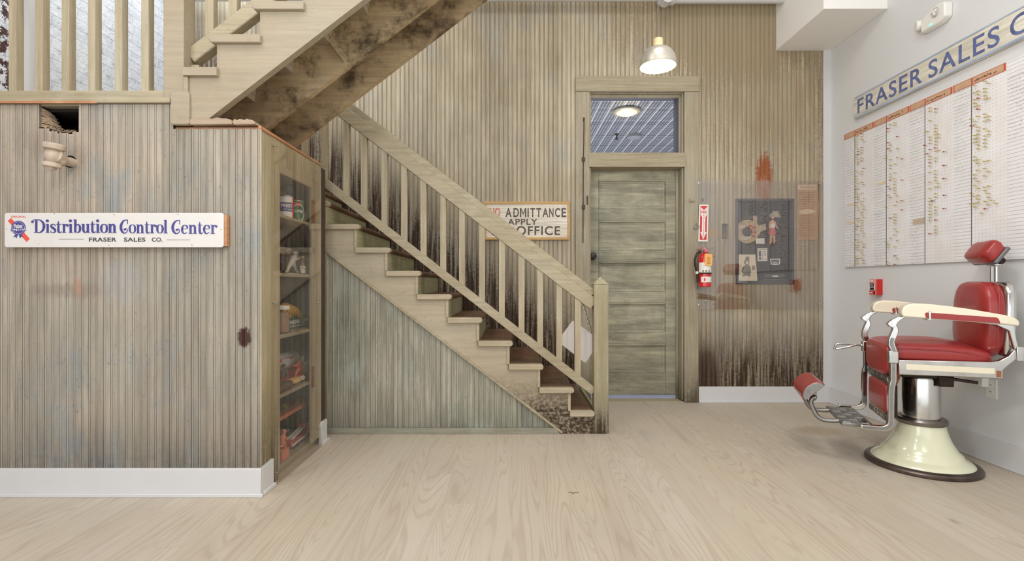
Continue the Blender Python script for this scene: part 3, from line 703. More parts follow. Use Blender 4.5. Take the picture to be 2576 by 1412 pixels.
# landing railing
lr = thing('landing_railing', 'row of square balusters along the landing edge, in front of the white brick', 'railing', (-2.2, YC+.02, ZL))
obj('bottom_rail', MB().box((XL, YC-.002, 1.985), (-1.726, YC+.05, 2.014)), m_rail, lr, bevel=.003)
obj('handrail', MB().box((XL, YC-.004, 2.86), (-1.726, YC+.052, 2.93)), m_rail, lr, bevel=.006)
for p in (31, 97.5, 164, 230, 297.5, 364):
    x = X_(p, YC); obj('baluster', MB().box((x-.0185, YC+.0, 2.012), (x+.0185, YC+.042, 2.87)), m_bal, lr, bevel=.002)
obj('newel_post', MB().box((X_(414, YC), YC-.01, 1.95), (X_(465, YC), YC+.085, 3.05)), m_strut, lr, bevel=.004)
# white riser pipe by the brick wall
tag(obj('vertical_pipe', MB().lathe([(.036, ZL), (.036, ZC)], (X_(74, 2.884), 2.884, 0), 20), m_white), 'white vertical pipe behind the landing balusters, by the brick wall', 'pipe')
# ------------------------------------------------------------------ pipes and lamp overhead
hp = thing('sprinkler_pipe', 'white sprinkler pipe running along the top of the back wall', 'pipe', (1.3, 4.37, 3.5))
zc = 3.523
obj('pipe', MB().lathe([(.036, XL), (.036, 1.28)], (0, 4.37, zc+.008), 20, 'x'), m_white, hp)
obj('pipe', MB().lathe([(.046, 1.33), (.046, 2.36)], (0, 4.37, zc), 20, 'x'), m_white, hp)
obj('pipe_tee', MB().lathe([(.05, 1.262), (.056, 1.266), (.056, 1.30), (.052, 1.302), (.052, 1.36), (.06, 1.362), (.06, 1.40), (.05, 1.404)], (0, 4.37, zc), 24, 'x').lathe([(.044, 0), (.044, -.10)], (1.312, 4.37, zc-.01), 20, 'y'), m_white, hp)
sh = obj('sprinkler_head', MB().lathe([(.044, -.10), (.052, -.104), (.052, -.118), (.03, -.126), (0, -.127)], (1.312, 4.37, zc-.05), 28, 'y').lathe([(.012, -.127), (.012, -.15), (.02, -.152), (.02, -.156), (0, -.156)], (1.312, 4.37, zc-.05), 16, 'y').lathe([(.046,0),(.046,-.1)],(1.312,4.37,zc-.04),20,'y'), m_white, hp)
PY_ = 2.85; PX_ = X_(1655, PY_); KL = PY_/3.5
pl = thing('pendant_lamp', 'small dome pendant lamp glowing above the door', 'lamp', (PX_, PY_, 2.3))
m_bowl = plain('brushed_lamp_metal', (186,180,168), .35, .55, mottle=.06)
zt = Z_(99, PY_); zb = Z_(164, PY_)
obj('cord', MB().tube([(PX_, PY_, zt-.005), (PX_, PY_, ZC)], .0028, 8), plain('grey_cord', (110,104,96), .6), pl)
obj('lamp_cap', MB().lathe([(0, zt+.006), (.006, zt+.006), (.006, zt), (.034*KL, zt), (.034*KL, zt-.062*KL), (.036*KL, zt-.066*KL)], (PX_, PY_, 0), 28), plain('lamp_cap_tan', (206,182,140), .4), pl)
zo = zt-.06*KL; hh = zo-zb; pr = []
for i in range(11):
    q = math.pi/2*i/10; pr.append((KL*(.034+.090*math.sin(q)**.9), zb+hh*math.cos(q)))
pr += [(.125*KL, zb-.006)]
inner = [(r-.003, h-.003) for r, h in pr[::-1]]
obj('lamp_shade', MB().lathe(pr+[(.121*KL, zb-.006)], (PX_, PY_, 0), 40, caps=False), m_bowl, pl, smooth=50)
obj('shade_lining', MB().lathe(inner+[(0, zo-.003)], (PX_, PY_, 0), 40, caps=False), plain('warm_white_lining', (255,238,206), .5), pl, smooth=50)
obj('bulb', MB().lathe([(0, zb+.085*KL), (.02*KL, zb+.08*KL), (.03*KL, zb+.06*KL), (.052*KL, zb+.035*KL), (.055*KL, zb+.02*KL), (.05*KL, zb+.008), (0, zb+.002)], (PX_, PY_, 0), 24), glow('bulb_light', (255,230,180), 3), pl, smooth=60)
pd = bpy.data.lights.new('pendant_glow', 'POINT'); pd.energy = 5; pd.color = (1, .85, .62); pd.shadow_soft_size = .05
po = bpy.data.objects.new('pendant_glow', pd); COL.objects.link(po); po.location = (PX_, PY_, zb-.03)
# back room ceiling fittings seen through the transom
t = thing('ceiling_lamp', 'round glowing lamp on the tin ceiling beyond the transom', 'lamp', (1.44, 6.35, 3.2))
obj('lamp_rim', MB().lathe([(.17, 3.23), (.175, 3.212), (.16, 3.20), (.12, 3.196)], (1.44, 6.35, 0), 36), plain('warm_silver_rim', (200,190,170), .4, .4), t)
cg = bpy.data.lights.new('back_room_lamp_glow', 'POINT'); cg.energy = 2.5; cg.color = (1, .8, .5); cg.shadow_soft_size = .08
co = bpy.data.objects.new('back_room_lamp_glow', cg); COL.objects.link(co); co.location = (1.44, 6.35, 3.08)
obj('lamp_diffuser', MB().lathe([(.13, 3.198), (.10, 3.182), (0, 3.172)], (1.44, 6.35, 0), 36), glow('warm_diffuser', (255,226,170), 1.4), t, smooth=60)
t = tag(obj('smoke_detector', MB().lathe([(.10, 3.23), (.10, 3.19), (.07, 3.175), (0, 3.172)], (1.79, 7.4, 0), 28), plain('detector_plastic', (168,168,172), .5)), 'round grey smoke detector on the tin ceiling beyond the transom', 'smoke detector')
t = tag(obj('ceiling_sprinkler', MB().lathe([(.03, 3.23), (.03, 3.215), (.012, 3.21), (.012, 3.16), (.03, 3.155), (.03, 3.15), (0, 3.15)], (1.52, 7.35, 0), 18), m_iron), 'tiny dark sprinkler head beside the smoke detector on the tin ceiling', 'sprinkler')
# ------------------------------------------------------------------ closet front: sign and pipe stub
YSG = YC-.034
sg = thing('wall_sign', 'long white enamel sign lettered Distribution Control Center on the closet front', 'sign', (-1.95, YSG, 1.315))
sx = lambda p: X_(p, YSG); sz = lambda v: Z_(v, YSG)
a, b, c, d = sx(11), sx(562), sz(622.5), sz(535.5); r = .012
def rrect(a, b, c, d, r, n=5):
    out = []
    for cx, cy, s in ((b-r, d-r, 0), (a+r, d-r, 1), (a+r, c+r, 2), (b-r, c+r, 3)):
        out += [(cx+r*math.cos(math.pi/2*(s+i/n)), cy+r*math.sin(math.pi/2*(s+i/n))) for i in range(n+1)]
    return out
m_enamel = plain('white_enamel', (222,218,213), .14, coat=.4, mottle=.01)
obj('sign_face', MB().prism(rrect(a, b, c, d, r), front(YSG), 0, -.008), m_enamel, sg, bevel=.002)
obj('backing_board', MB().box((sx(16), YSG+.008, sz(619)), (sx(568), YC-.001, sz(540))), m_raw, sg)
GL = {}
def G(ch, adv, strokes=(), dots=()): GL[ch] = (adv, strokes, dots)
SE = .045
G('i', .33, [([(.15, .0), (.15, .66)], [.16, .16], 0), ([(.02, .022), (.30, .022)], SE, 0), ([(.02, .645), (.15, .645)], SE, 0)], [(.14, .90, .10)])
G('l', .33, [([(.15, .0), (.15, 1.0)], [.16, .16], 0), ([(.02, .022), (.30, .022)], SE, 0), ([(.02, .98), (.15, .98)], SE, 0)])
G('s', .44, [([(.37, .5), (.35, .60), (.23, .645), (.09, .58), (.10, .45), (.24, .34), (.37, .22), (.36, .07), (.22, .015), (.07, .05), (.05, .17)], [.05, .05, .06, .11, .15, .17, .15, .10, .06, .05, .05], 1)])
G('t', .42, [([(.17, .88), (.17, .6), (.17, .18), (.22, .05), (.32, .03), (.40, .1)], [.03, .13, .16, .14, .07, .03], 1), ([(.02, .645), (.36, .645)], SE, 0)])
G('r', .50, [([(.16, .0), (.16, .66)], .16, 0), ([(.02, .022), (.32, .022)], SE, 0), ([(.02, .645), (.16, .645)], SE, 0), ([(.20, .44), (.26, .58), (.36, .63), (.43, .60)], [.05, .06, .07, .06], 1)], [(.43, .55, .085)])
G('b', .60, [([(.16, .02), (.16, 1.0)], .16, 0), ([(.02, .98), (.16, .98)], SE, 0), ([(.2, .5), (.32, .63), (.46, .55), (.51, .33), (.46, .1), (.32, .02), (.18, .1)], [.05, .06, .12, .16, .12, .05, .05], 1)])
G('u', .64, [([(.15, .66), (.15, .25), (.2, .08), (.31, .03), (.44, .14)], [.16, .16, .13, .07, .04], 1), ([(.48, .66), (.48, .0)], .16, 0), ([(.02, .645), (.15, .645)], SE, 0), ([(.35, .645), (.48, .645)], SE, 0), ([(.48, .022), (.62, .022)], SE, 0)])
G('o', .56, [([(.28, .645), (.44, .56), (.49, .33), (.44, .1), (.28, .015), (.12, .1), (.07, .33), (.12, .56)], [.04, .11, .16, .11, .04, .11, .16, .11], 2)])
G('n', .66, [([(.16, .0), (.16, .66)], .16, 0), ([(.02, .645), (.16, .645)], SE, 0), ([(.02, .022), (.30, .022)], SE, 0), ([(.2, .46), (.31, .61), (.42, .6), (.48, .46), (.48, .0)], [.04, .07, .13, .16, .16], 1), ([(.36, .022), (.62, .022)], SE, 0)])
G('e', .53, [([(.10, .36), (.44, .38), (.43, .54), (.29, .645), (.13, .56), (.07, .33), (.13, .09), (.29, .015), (.45, .13)], [.04, .05, .13, .05, .11, .16, .12, .06, .03], 1)])
G('D', 1.02, [([(.34, .0), (.34, .98)], .17, 0), ([(.16, .022), (.50, .022)], SE, 0), ([(.36, .98), (.62, .95), (.84, .74), (.90, .48), (.82, .2), (.62, .03), (.36, .022)], [.05, .09, .16, .19, .16, .09, .05], 1), ([(.06, .80), (.10, .92), (.22, .985), (.36, .98)], [.06, .05, .05, .05], 1)], [(.07, .83, .085)])
G('C', .72, [([(.62, .72), (.60, .95), (.46, 1.0), (.26, .88), (.12, .6), (.12, .32), (.24, .08), (.42, .01), (.56, .1), (.60, .26), (.50, .36), (.40, .30)], [.05, .05, .06, .13, .19, .19, .14, .07, .06, .06, .06, .06], 1), ([(.62, 1.03), (.62, .70)], .05, 0)], [(.42, .29, .075)])
def word(mb, s, mp, u0, u1, w0, cap, d0, d1):
    tot = sum(GL[c][0] for c in s)-.05; kx = (u1-u0)/tot; x = 0; ns = 0
    for ch in s:
        adv, ss, dots = GL[ch]
        for pts, w, sm in ss:
            ns += 1; d1_ = d1+.00005*ns
            ws = [w]*len(pts) if not isinstance(w, (list, tuple)) else list(w)
            q = [(p[0], p[1], ww) for p, ww in zip(pts, ws)]
            if sm: q = crom(q, 5, closed=(sm == 2))
            mb.ribbon([(u0+(x+p[0])*kx, w0+p[1]*cap) for p in q], [p[2]*(kx+cap)/2 for p in q], mp, d0, d1_, closed=(sm == 2))
        for cx, cy, rr in dots: mb.disc((u0+(x+cx)*kx, w0+cy*cap), rr*(kx+cap)/2, mp, d0, d1+.0022, 18)
        x += adv
    return mb
fp = front(YSG)
wd = MB(); cap = (588.5-555)/FPX*YSG
word(wd, 'Distribution', fp, sx(80), sx(293), sz(586.0), cap, .0003, .0012)
word(wd, 'Control', fp, sx(301), sx(421), sz(587.2), cap, .0003, .0012)
word(wd, 'Center', fp, sx(431), sx(545), sz(588.3), cap, .0003, .0012)
obj('lettering', wd, m_navy, sg, smooth=0)
m_sbk = plain('sign_black', (70,66,66), .4)
for w_, a_, b_ in (('FRASER', 224, 293), ('SALES', 312, 366), ('CO.', 382, 409)):
    obj('lettering', text_mb(w_, fp, sx(a_), sx(b_), sz(608.2), sz(597.7), .0008, .02, None, .0003, spacing=1.06), m_sbk, sg, smooth=0)
rl_ = MB(); rl_.prism([(sx(148), sz(602.3)), (sx(211), sz(602.3)), (sx(211), sz(601.6)), (sx(148), sz(601.6))], fp, .0003, .0009)
rr_ = MB(); rr_.prism([(sx(419), sz(604)), (sx(479), sz(604)), (sx(479), sz(603.2)), (sx(419), sz(603.2))], fp, .0003, .0009)
obj('rule_line', rl_, plain('sign_black', (70,66,66), .4), sg, smooth=0); obj('rule_line', rr_, plain('sign_black', (70,66,66), .4), sg, smooth=0)
em = MB(); cx, cz = sx(47), sz(573.5); k = YSG/FPX
m_band = plain('emblem_red', (226,86,66), .3)
eb = MB().ribbon([(sx(24), sz(552.5)), (sx(71), sz(605))], 11*k, fp, .0003, .0007)
text_mb('ORIGINAL', fp, sx(28), sx(66), sz(548), sz(543), .0006, .0, eb, .0003)
obj('emblem_band', eb, m_band, sg, smooth=0)
tails = MB()
for s, pts in ((-1, [(-6, 14), (-1, 16), (-5, 26), (-9, 22), (-14, 24)]), (1, [(1, 16), (7, 14), (12, 25), (8, 22), (3, 26)])):
    tails.prism([(cx+p*k, cz-q*k) for p, q in pts], fp, .0006, .0010)
n = 48; ro = [(cx+(17.5+(.9 if i % 2 else 0))*k*math.cos(2*math.pi*i/n), cz+(17.5+(.9 if i % 2 else 0))*k*math.sin(2*math.pi*i/n)) for i in range(n)]
tails.prism(ro, fp, .0006, .0012)
obj('emblem_rosette', tails, m_navy, sg, smooth=0)
ew = MB()
ew.ribbon([(cx+15*k*math.cos(2*math.pi*i/40), cz+15*k*math.sin(2*math.pi*i/40)) for i in range(40)], .6*k, fp, .0012, .0014, closed=True)
text_mb('Pabst', fp, cx-11.5*k, cx+10.5*k, cz-1*k, cz+9.5*k, .0005, .03, ew, .0012, shear=.2, rot=.06)
ew.prism([(cx-20*k, cz-9*k), (cx+20*k, cz-7.5*k), (cx+20*k, cz-2.5*k), (cx-20*k, cz-3.5*k)], fp, .0012, .0015)
obj('emblem_script', ew, m_enamel, sg, smooth=0)
obj('emblem_lettering', text_mb('Blue Ribbon', fp, cx-19*k, cx+19*k, cz-8.3*k, cz-3*k, .0004, .03, None, .0015, rot=.03), m_navy, sg, smooth=0)
sc = MB()
for p, v in ((137, 537.5), (287, 540.5), (448, 539.5), (98, 614), (274, 617), (483, 616.5), (16, 576), (556, 577.5)): sc.disc((sx(p), sz(v)), .0018, fp, 0, .0012, 10)
obj('nail', sc, m_iron, sg)
# pipe stub with valve body
m_stub = plain('tan_painted_iron', (188,170,152), .55, mottle=.18, mscale=26)
ps = thing('pipe_fitting', 'tan painted iron pipe elbow with capped fitting sticking out of the closet front', 'pipe fitting', (-2.2, YC, 1.68))
a = Vector(( X_(184, YC), YC+.03, Z_(410, YC))); b = Vector((X_(160, YC-.06), YC-.075, Z_(402, YC-.07)))
dr = (b-a).normalized()
obj('pipe', MB().tube([a, a+(b-a)*.5, b], [.022, .022, .022], 18), m_stub, ps)
c = Vector((X_(136, YC-.11), YC-.115, Z_(392, YC-.11)))
bd = MB().tube([b+dr*-.015, b, b+dr*.012, (b+c)/2, c+Vector((.01, 0, 0)), c], [.022, .034, .036, .036, .034, .02], 20)
bd.sq(tuple(c), (.034, .034, .040), 1, 1, 22, 14)
obj('elbow_body', bd, m_stub, ps, smooth=60)
tl = Matrix.Rotation(.12, 3, 'Y')
obj('top_collar', MB().lathe([(.030, .024), (.043, .03), (.044, .034), (.044, .052), (.041, .055), (.03, .056), (0, .05)], tuple(c), 26, 'z', mat=tl), m_stub, ps)
pg = obj('bottom_collar', MB().lathe([(.02, -.03), (.036, -.036), (.037, -.039), (.037, -.052), (.034, -.056), (0, -.056)], tuple(c), 26, 'z', mat=tl), m_stub, ps)
q = c+tl @ Vector((0, 0, -.056)); obj('square_plug', MB().box((q.x-.013, q.y-.013, q.z-.014), (q.x+.013, q.y+.013, q.z+.004)), m_stub, pg)
obj('pipe_hole', MB().ribbon([(X_(177, YC)+.028*math.cos(t*math.pi/12), Z_(407, YC)+.026*math.sin(t*math.pi/12)) for t in range(24)], .008, front(YC), .0035, -.002, closed=True), m_black, ps)
# splinters of insulation at the broken hole
sp = MB()
for i in range(230):
    z0 = random.uniform(1.80, 1.93); x0 = -2.352
    ln = (1.94-z0)*.9*random.uniform(.45, 1)+.015; y0 = YC+random.uniform(.012, .05)
    sp.tube([(x0, y0, z0), (x0+ln*.5, y0+.006, z0-.010+random.uniform(-.008, .008)), (x0+ln, y0+.012, z0-.028+random.uniform(-.014, .012))], [.0028, .0018, .0005], 4)
for i in range(40):
    x0 = random.uniform(-2.35, -2.20); sp.tube([(x0, YC+.016, 1.80), (x0+.012, YC+.01, 1.812), (x0+.035, YC+.006, 1.816+random.uniform(-.004,.006))], [.002,.0015,.0005], 4)
tag(obj('torn_fibreboard', sp, m_rawx), 'torn brown fibres hanging in the broken hole of the closet front', 'torn fibres', kind='stuff')
# ------------------------------------------------------------------ acrylic over the cupboard
XA = -1.238
ac = thing('acrylic_sheet', 'tall clear acrylic sheet screwed over the closet cupboard', 'acrylic sheet', (XA, 2.95, .02))
pts = [(XA+.0015, 1.80)]+[(XA, z) for z in (1.0, .3, .12)]+[(XA+.004, .06), (XA+.014, .014)]
sh_ = MB(); y0, y1 = 2.632, 3.275; vs = []
for d in (0, .005):
    for yy in (y0, y1): vs += [(x-d, yy, z) for x, z in pts]
m = len(pts); fs = []
for i in range(m-1):
    fs += [(i, m+i, m+i+1, i+1), (2*m+i, 2*m+i+1, 3*m+i+1, 3*m+i), (i, i+1, 2*m+i+1, 2*m+i), (m+i, 3*m+i, 3*m+i+1, m+i+1)]
fs += [(0, 2*m, 3*m, m), (m-1, 2*m-1, 4*m-1, 3*m-1)]
obj('sheet', MB().add(vs, fs), m_acryl2, ac, smooth=20)
scr = []
for yy, zz in ((2.652, 1.775), (3.24, 1.772), (2.652, .95), (3.245, .93), (2.66, .06), (3.25, .12)):
    obj('screw', MB().lathe([(.006, 0), (.006, .003), (.003, .005), (0, .005)], (XA+.001, yy, zz), 14, 'x').lathe([(.004, -.018), (.004, 0)], (XA, yy, zz), 8, 'x'), m_chrome, ac)
hg = MB().box((XC, 3.185, .40), (XC+.004, 3.215, .53)).lathe([(.006, .40), (.006, .53)], (XC+.004, 3.182, 0), 10)
tag(obj('hinge', hg, m_rust), 'rusty hinge low on the cupboard frame behind the acrylic', 'hinge')
tag(obj('hinge', MB().box((XC, 3.185, 1.44), (XC+.004, 3.225, 1.58)).lathe([(.006, 1.44), (.006, 1.58)], (XC+.004, 3.182, 0), 10), m_rust), 'rusty hinge leaf near the top of the cupboard frame', 'hinge')
# shelves
def shelf(name, z, th, m, lab, x0=-1.6, x1=-1.275, ya=2.72, yb=3.465):
    tag(obj(name, MB().box((x0, ya, z-th), (x1, yb, z)), m, bevel=.002), lab, 'shelf')
shelf('shelf', 1.438, .018, m_shelf, 'uppermost cupboard shelf, carrying the old cans')
shelf('shelf', 1.111, .018, m_shelf, 'cupboard shelf carrying the white ballplayer figure')
shelf('shelf', .769, .020, m_shelf, 'cupboard shelf carrying the tiger stand')
shelf('shelf', .438, .018, m_shelf, 'cupboard shelf carrying the tin and red figure')
shelf('shelf', .285, .022, wood('speckled_plank', (190,120,92), (160,84,64), (210,160,130), dirt=(90,50,40), grain='y', soot=.4), 'narrow speckled reddish plank above the toy fire truck', x0=-1.45, x1=-1.33)
# things in the cupboard, placed by (pixel, plane x)
def cy(px, X): return YX(px, X)
def can(name, y, X, z, r, h, mt, label, bands=(), lid=m_cast, cat='can'):
    t = thing(name, label, cat, (X, y, z))
    obj('body', MB().lathe([(r, z), (r, z+h)], (X, y, 0), 32), mt, t)
    obj('lid', MB().lathe([(r+.002, z+h-.004), (r+.002, z+h+.002), (r-.004, z+h+.002), (r-.006, z+h-.002), (0, z+h-.002)], (X, y, 0), 32, caps=False), lid, t)
    for z0, z1, m_, a0, a1 in bands:
        n = 18; vs = []
        for i in range(n+1):
            a = a0+(a1-a0)*i/n
            for rr, zz in ((r+.0008, z0), (r+.0008, z1)): vs.append((X+rr*math.cos(a), y+rr*math.sin(a), z+zz))
        obj('label_band', MB().add(vs, [(2*i, 2*i+2, 2*i+3, 2*i+1) for i in range(n)]), m_, t)
    return t
def wrap(X, y, r):     # text plane wrapped round a can; u = 0 faces a0
    def f(a0, z0): return lambda u, w, d=0: (X+(r+.0012+d)*math.cos(a0+u/r), y+(r+.0012+d)*math.sin(a0+u/r), z0+w)
    return f
AF = -math.pi/3.2      # direction from the shelf to the viewer
z = 1.438
X1 = -1.33; y1 = cy(718, X1); r = .046
t = can('can', y1, X1, z, r, .125, plain('can_white', (226,222,214), .4), 'white and orange can with a blue band, front left on the top cupboard shelf',
        [(.035, .088, m_navy, AF-1.2, AF+.75), (.0, .125, m_redp, AF+.8, AF+1.2)])
obj('lettering', text_mb('PREST', wrap(X1, y1, r)(AF, z), -.032, .034, .058, .078, .0006, .02), m_paper, t, smooth=0)
obj('lettering', text_mb('ANTI-FREEZE', wrap(X1, y1, r)(AF, z), -.02, .034, .042, .050, .0006, .0), m_paper, t, smooth=0)
X2 = -1.335; y2 = cy(745, X2); r = .046
t = can('can', y2, X2, z, r, .125, plain('can_green', (64,128,92), .4), 'green can with a black disc and red fan mark, on the top cupboard shelf')
mk = MB().disc((0.006, .05), .036, wrap(X2, y2, r)(AF, z), 0, .0005, 28, .048)
obj('label_disc', mk, m_ink, t)
obj('label_ring', MB().ribbon([(.006+.037*math.cos(i*math.pi/16), .05+.049*math.sin(i*math.pi/16)) for i in range(32)], .004, wrap(X2, y2, r)(AF, z), 0, .0007, closed=True), m_paper, t)
obj('label_fan', MB().prism([(-.024, .104), (-.012, .112), (.004, .114), (.02, .112), (.030, .104), (.008, .088), (.004, .080), (-.002, .088)], wrap(X2, y2, r)(AF, z), 0, .0009), m_redp, t)
obj('lettering', text_mb('SUPER', wrap(X2, y2, r)(AF, z), -.026, .034, .050, .068, .0008, .02, None, .0006), m_paper, t, smooth=0)
X3 = -1.45; y3 = cy(727, X3)
can('tall_can', y3, X3, z, .03, .255, plain('can_pale_blue', (150,176,210), .35), 'tall pale blue can at the back of the top cupboard shelf', [(.11, .2, plain('can_blue', (108,146,204), .35), AF-1.2, AF+.5), (.13, .15, m_redp, AF+.2, AF+.5)])
X4 = -1.47; y4 = cy(707, X4)
can('can', y4, X4, z, .032, .20, plain('can_olive', (150,132,84), .45), 'small olive and yellow can behind the white can', [(.09, .17, plain('can_yellow', (206,186,110), .5), AF-1.2, AF+1.2)])
# Esso plank
ep = thing('sign_plank', 'narrow grey plank with an oval Esso sticker across the cupboard', 'sign', (-1.5, 2.95, 1.25))
xp = -1.425
obj('plank', MB().box((xp-.02, 2.72, 1.238), (xp, min(3.46, cy(757, xp)), 1.282)), m_shelf, ep)
obj('dark_end', MB().box((xp-.021, cy(752, xp), 1.236), (xp+.001, cy(758.5, xp), 1.284)), m_black, ep)
yc_ = cy(728, xp)
obj('sticker', MB().disc((yc_, 1.262), .031, leftface(xp), 0, .001, 28, .018), m_paper, ep)
obj('lettering', text_mb('Esso', leftface(xp), yc_-.020, yc_+.020, 1.253, 1.272, .0006, .02, None, .001), m_redp, ep, smooth=0)
# ballplayer figure
zf = 1.111; Xf = -1.38
def F(px, v, X=Xf):
    Y = YX(px, X); return (X, Y, Z_(v, Y))
def figure(name, label, X, J, R, E_, mt, base=None, cat='figurine', sub=1):
    t = thing(name, label, cat, F(J[0][0], J[0][1], X))
    vs = []
    for q in J:
        p = F(q[0], q[1], X+(q[2] if len(q) > 2 else 0)); vs.append(p)
    obj('body', skin(vs, E_, R, sub), mt, t, smooth=60)
    return t
m_fw = plain('white_plastic', (206,202,196), .45)
t = figure('ballplayer_figurine', 'white plastic ballplayer figure in a throwing pose on the second cupboard shelf', Xf,
   [(735, 659), (739, 649), (742, 645), (728, 668), (722, 684, .01), (719, 684, .03), (741, 671), (745, 682), (749, 684, .02), (748, 652, .02), (756, 650, .03), (735, 651, -.03), (748, 647, -.03), (757, 647, -.02)],
   [.018, .020, .013, .012, .008, .007, .012, .008, .007, .008, .006, .009, .007, .006],
   [(0,1),(1,2),(0,3),(3,4),(4,5),(0,6),(6,7),(7,8),(1,9),(9,10),(1,11),(11,12),(12,13)], m_fw)
p = F(742.5, 642.5); obj('head', MB().sq(p, (.014, .016, .018), 1, 1, 16, 10), m_fw, t, smooth=60); obj('cap', MB().lathe([(.026, 0), (.018, .003), (.016, .014), (0, .018)], (p[0], p[1]+.003, p[2]+.008), 18), m_fw, t, smooth=50)
b0 = F(720, 685); b1 = F(750, 687); obj('foot_base', MB().box((Xf-.03, b0[1]-.03, zf), (Xf+.03, b1[1]+.02, zf+.008)), m_fw, t)
Xb = -1.33
t = thing('small_bottle', 'little gold capped bottle with a white label beside the ballplayer figure', 'bottle', (Xb, cy(762, Xb), zf))
yb_ = cy(762, Xb)
obj('body', MB().lathe([(.017, zf+.001), (.018, zf+.006), (.018, zf+.06), (.008, zf+.075), (.008, zf+.105)], (Xb, yb_, 0), 22), plain('bottle_smoke', (120,112,104), .15, spec=.7), t, smooth=40)
obj('cap', MB().lathe([(.016, zf+.104), (.017, zf+.108), (.013, zf+.116), (0, zf+.118)], (Xb, yb_, 0), 20), plain('gold_cap', (190,160,110), .3, .7), t)
n = 14; vs = []
for i in range(n+1):
    a = AF-1.2+2.4*i/n; vs += [(Xb+.0195*math.cos(a), yb_+.0195*math.sin(a), zf+.008), (Xb+.0195*math.cos(a), yb_+.0195*math.sin(a), zf+.055)]
obj('label', MB().add(vs, [(2*i, 2*i+2, 2*i+3, 2*i+1) for i in range(n)]), m_paper, t)
obj('label_stripe', MB().ribbon([(-.008, .046), (.008, .036)], .006, wrap(Xb, yb_, .0195)(AF, zf), 0, .0003), m_redp, t)
fa = MB(); yq = cy(722, -1.5)
fa.prism([(yq-.14, 1.232), (yq+.10, 1.236), (yq+.08, 1.20), (yq+.03, 1.17), (yq-.03, 1.165), (yq-.09, 1.185), (yq-.13, 1.21)], leftface(-1.5), 0, .003)
tag(obj('paper_fan', fa, plain('violet_grey_card', (152,140,164), .7)), 'violet grey card hanging under the sticker plank', 'card')
# jar and tiger stand
zj = .769; Xj = -1.32; yj = cy(711, Xj)
t = thing('jar', 'clear jar with a white lid filled with shiny odds and ends, beside the tiger', 'jar', (Xj, yj, zj))
obj('contents', MB().lathe([(.033, zj+.006), (.036, zj+.02), (.035, zj+.10), (.02, zj+.12), (0, zj+.122)], (Xj, yj, 0), 22), wood('jar_contents', (170,140,110), (130,100,100), (200,140,80), dirt=(60,46,60), soot=.8), t)
obj('glass', MB().lathe([(.04, zj+.001), (.043, zj+.008), (.043, zj+.105), (.034, zj+.128), (.033, zj+.14)], (Xj, yj, 0), 26, caps=False), m_glass, t, smooth=50)
obj('lid', MB().lathe([(.037, zj+.136), (.038, zj+.138), (.038, zj+.156), (.035, zj+.158), (0, zj+.158)], (Xj, yj, 0), 26), m_paper, t)
Xt = -1.37; t0 = thing('tiger_stand', 'orange tiger lying on a dark green stand lettered Bengal Gin', 'advertising figure', (Xt, cy(748, Xt), zj))
ya, yz = cy(714, Xt), cy(782, Xt)
obj('stand', MB().box((Xt-.07, ya, zj), (Xt, yz, zj+.066)), plain('dark_green_paint', (44,72,58), .45), t0, bevel=.003)
obj('lettering', text_mb('BENGAL GIN', leftface(Xt), cy(718, Xt), cy(775, Xt), zj+.030, zj+.056, .001, .03, None, .0), m_paper, t0, smooth=0)
obj('lettering', text_mb('IMPORTED ENGLISH GIN', leftface(Xt), cy(722, Xt), cy(772, Xt), zj+.012, zj+.022, .001, .01, None, .0), m_paper, t0, smooth=0)
tt = NT('tiger_stripes'); xx, yy, zz_ = tt.sep(tt.pos())
stp = tt.ma('SINE', tt.ma('ADD', tt.ma('MULTIPLY', yy, 330), tt.ma('MULTIPLY', tt.noise(tt.pos(), 18, 2), 5)))
m_tiger = tt.done(tt.mix(tt.rng(stp, .45, .75), lin((226,168,52)), lin((70,50,30))), .45)
yA, yB_ = cy(721, Xt), cy(757, Xt)
tz = lambda v: Z_(v, YX(738, Xt))
J = [(Xt-.02, cy(742, Xt), zj+.115), (Xt-.02, cy(731, Xt), zj+.125), (Xt-.02, cy(722, Xt), zj+.135), (Xt-.02, cy(716, Xt), zj+.155), (Xt-.02, cy(751, Xt), zj+.10), (Xt+.005, cy(754, Xt), zj+.075), (Xt-.02, cy(760, Xt), zj+.072), (Xt+.01, cy(724, Xt), zj+.085), (Xt+.012, cy(715, Xt), zj+.074)]
obj('tiger', skin(J, [(0,1),(1,2),(2,3),(0,4),(4,5),(5,6),(2,7),(7,8)], [.038, .038, .032, .028, .03, .016, .01, .016, .013], 2), m_tiger, t0, smooth=60)
gr = MB().sq((Xt-.03, cy(737, Xt), zj+.075), (.03, .06, .02), .9, .9, 20, 10)
obj('grass_mound', gr, plain('leaf_green', (70,110,66), .6, mottle=.3, mscale=40), t0, smooth=60)
gz = thing('small_glass', 'small clear glass standing in front of the tiger stand', 'glass', (-1.298, cy(738, -1.298), zj))
obj('tumbler', MB().lathe([(.024, zj+.001), (.03, zj+.05), (.028, zj+.05), (.022, zj+.005), (0, zj+.005)], (-1.298, cy(738, -1.298), 0), 22, caps=False), m_glass, gz, smooth=50)
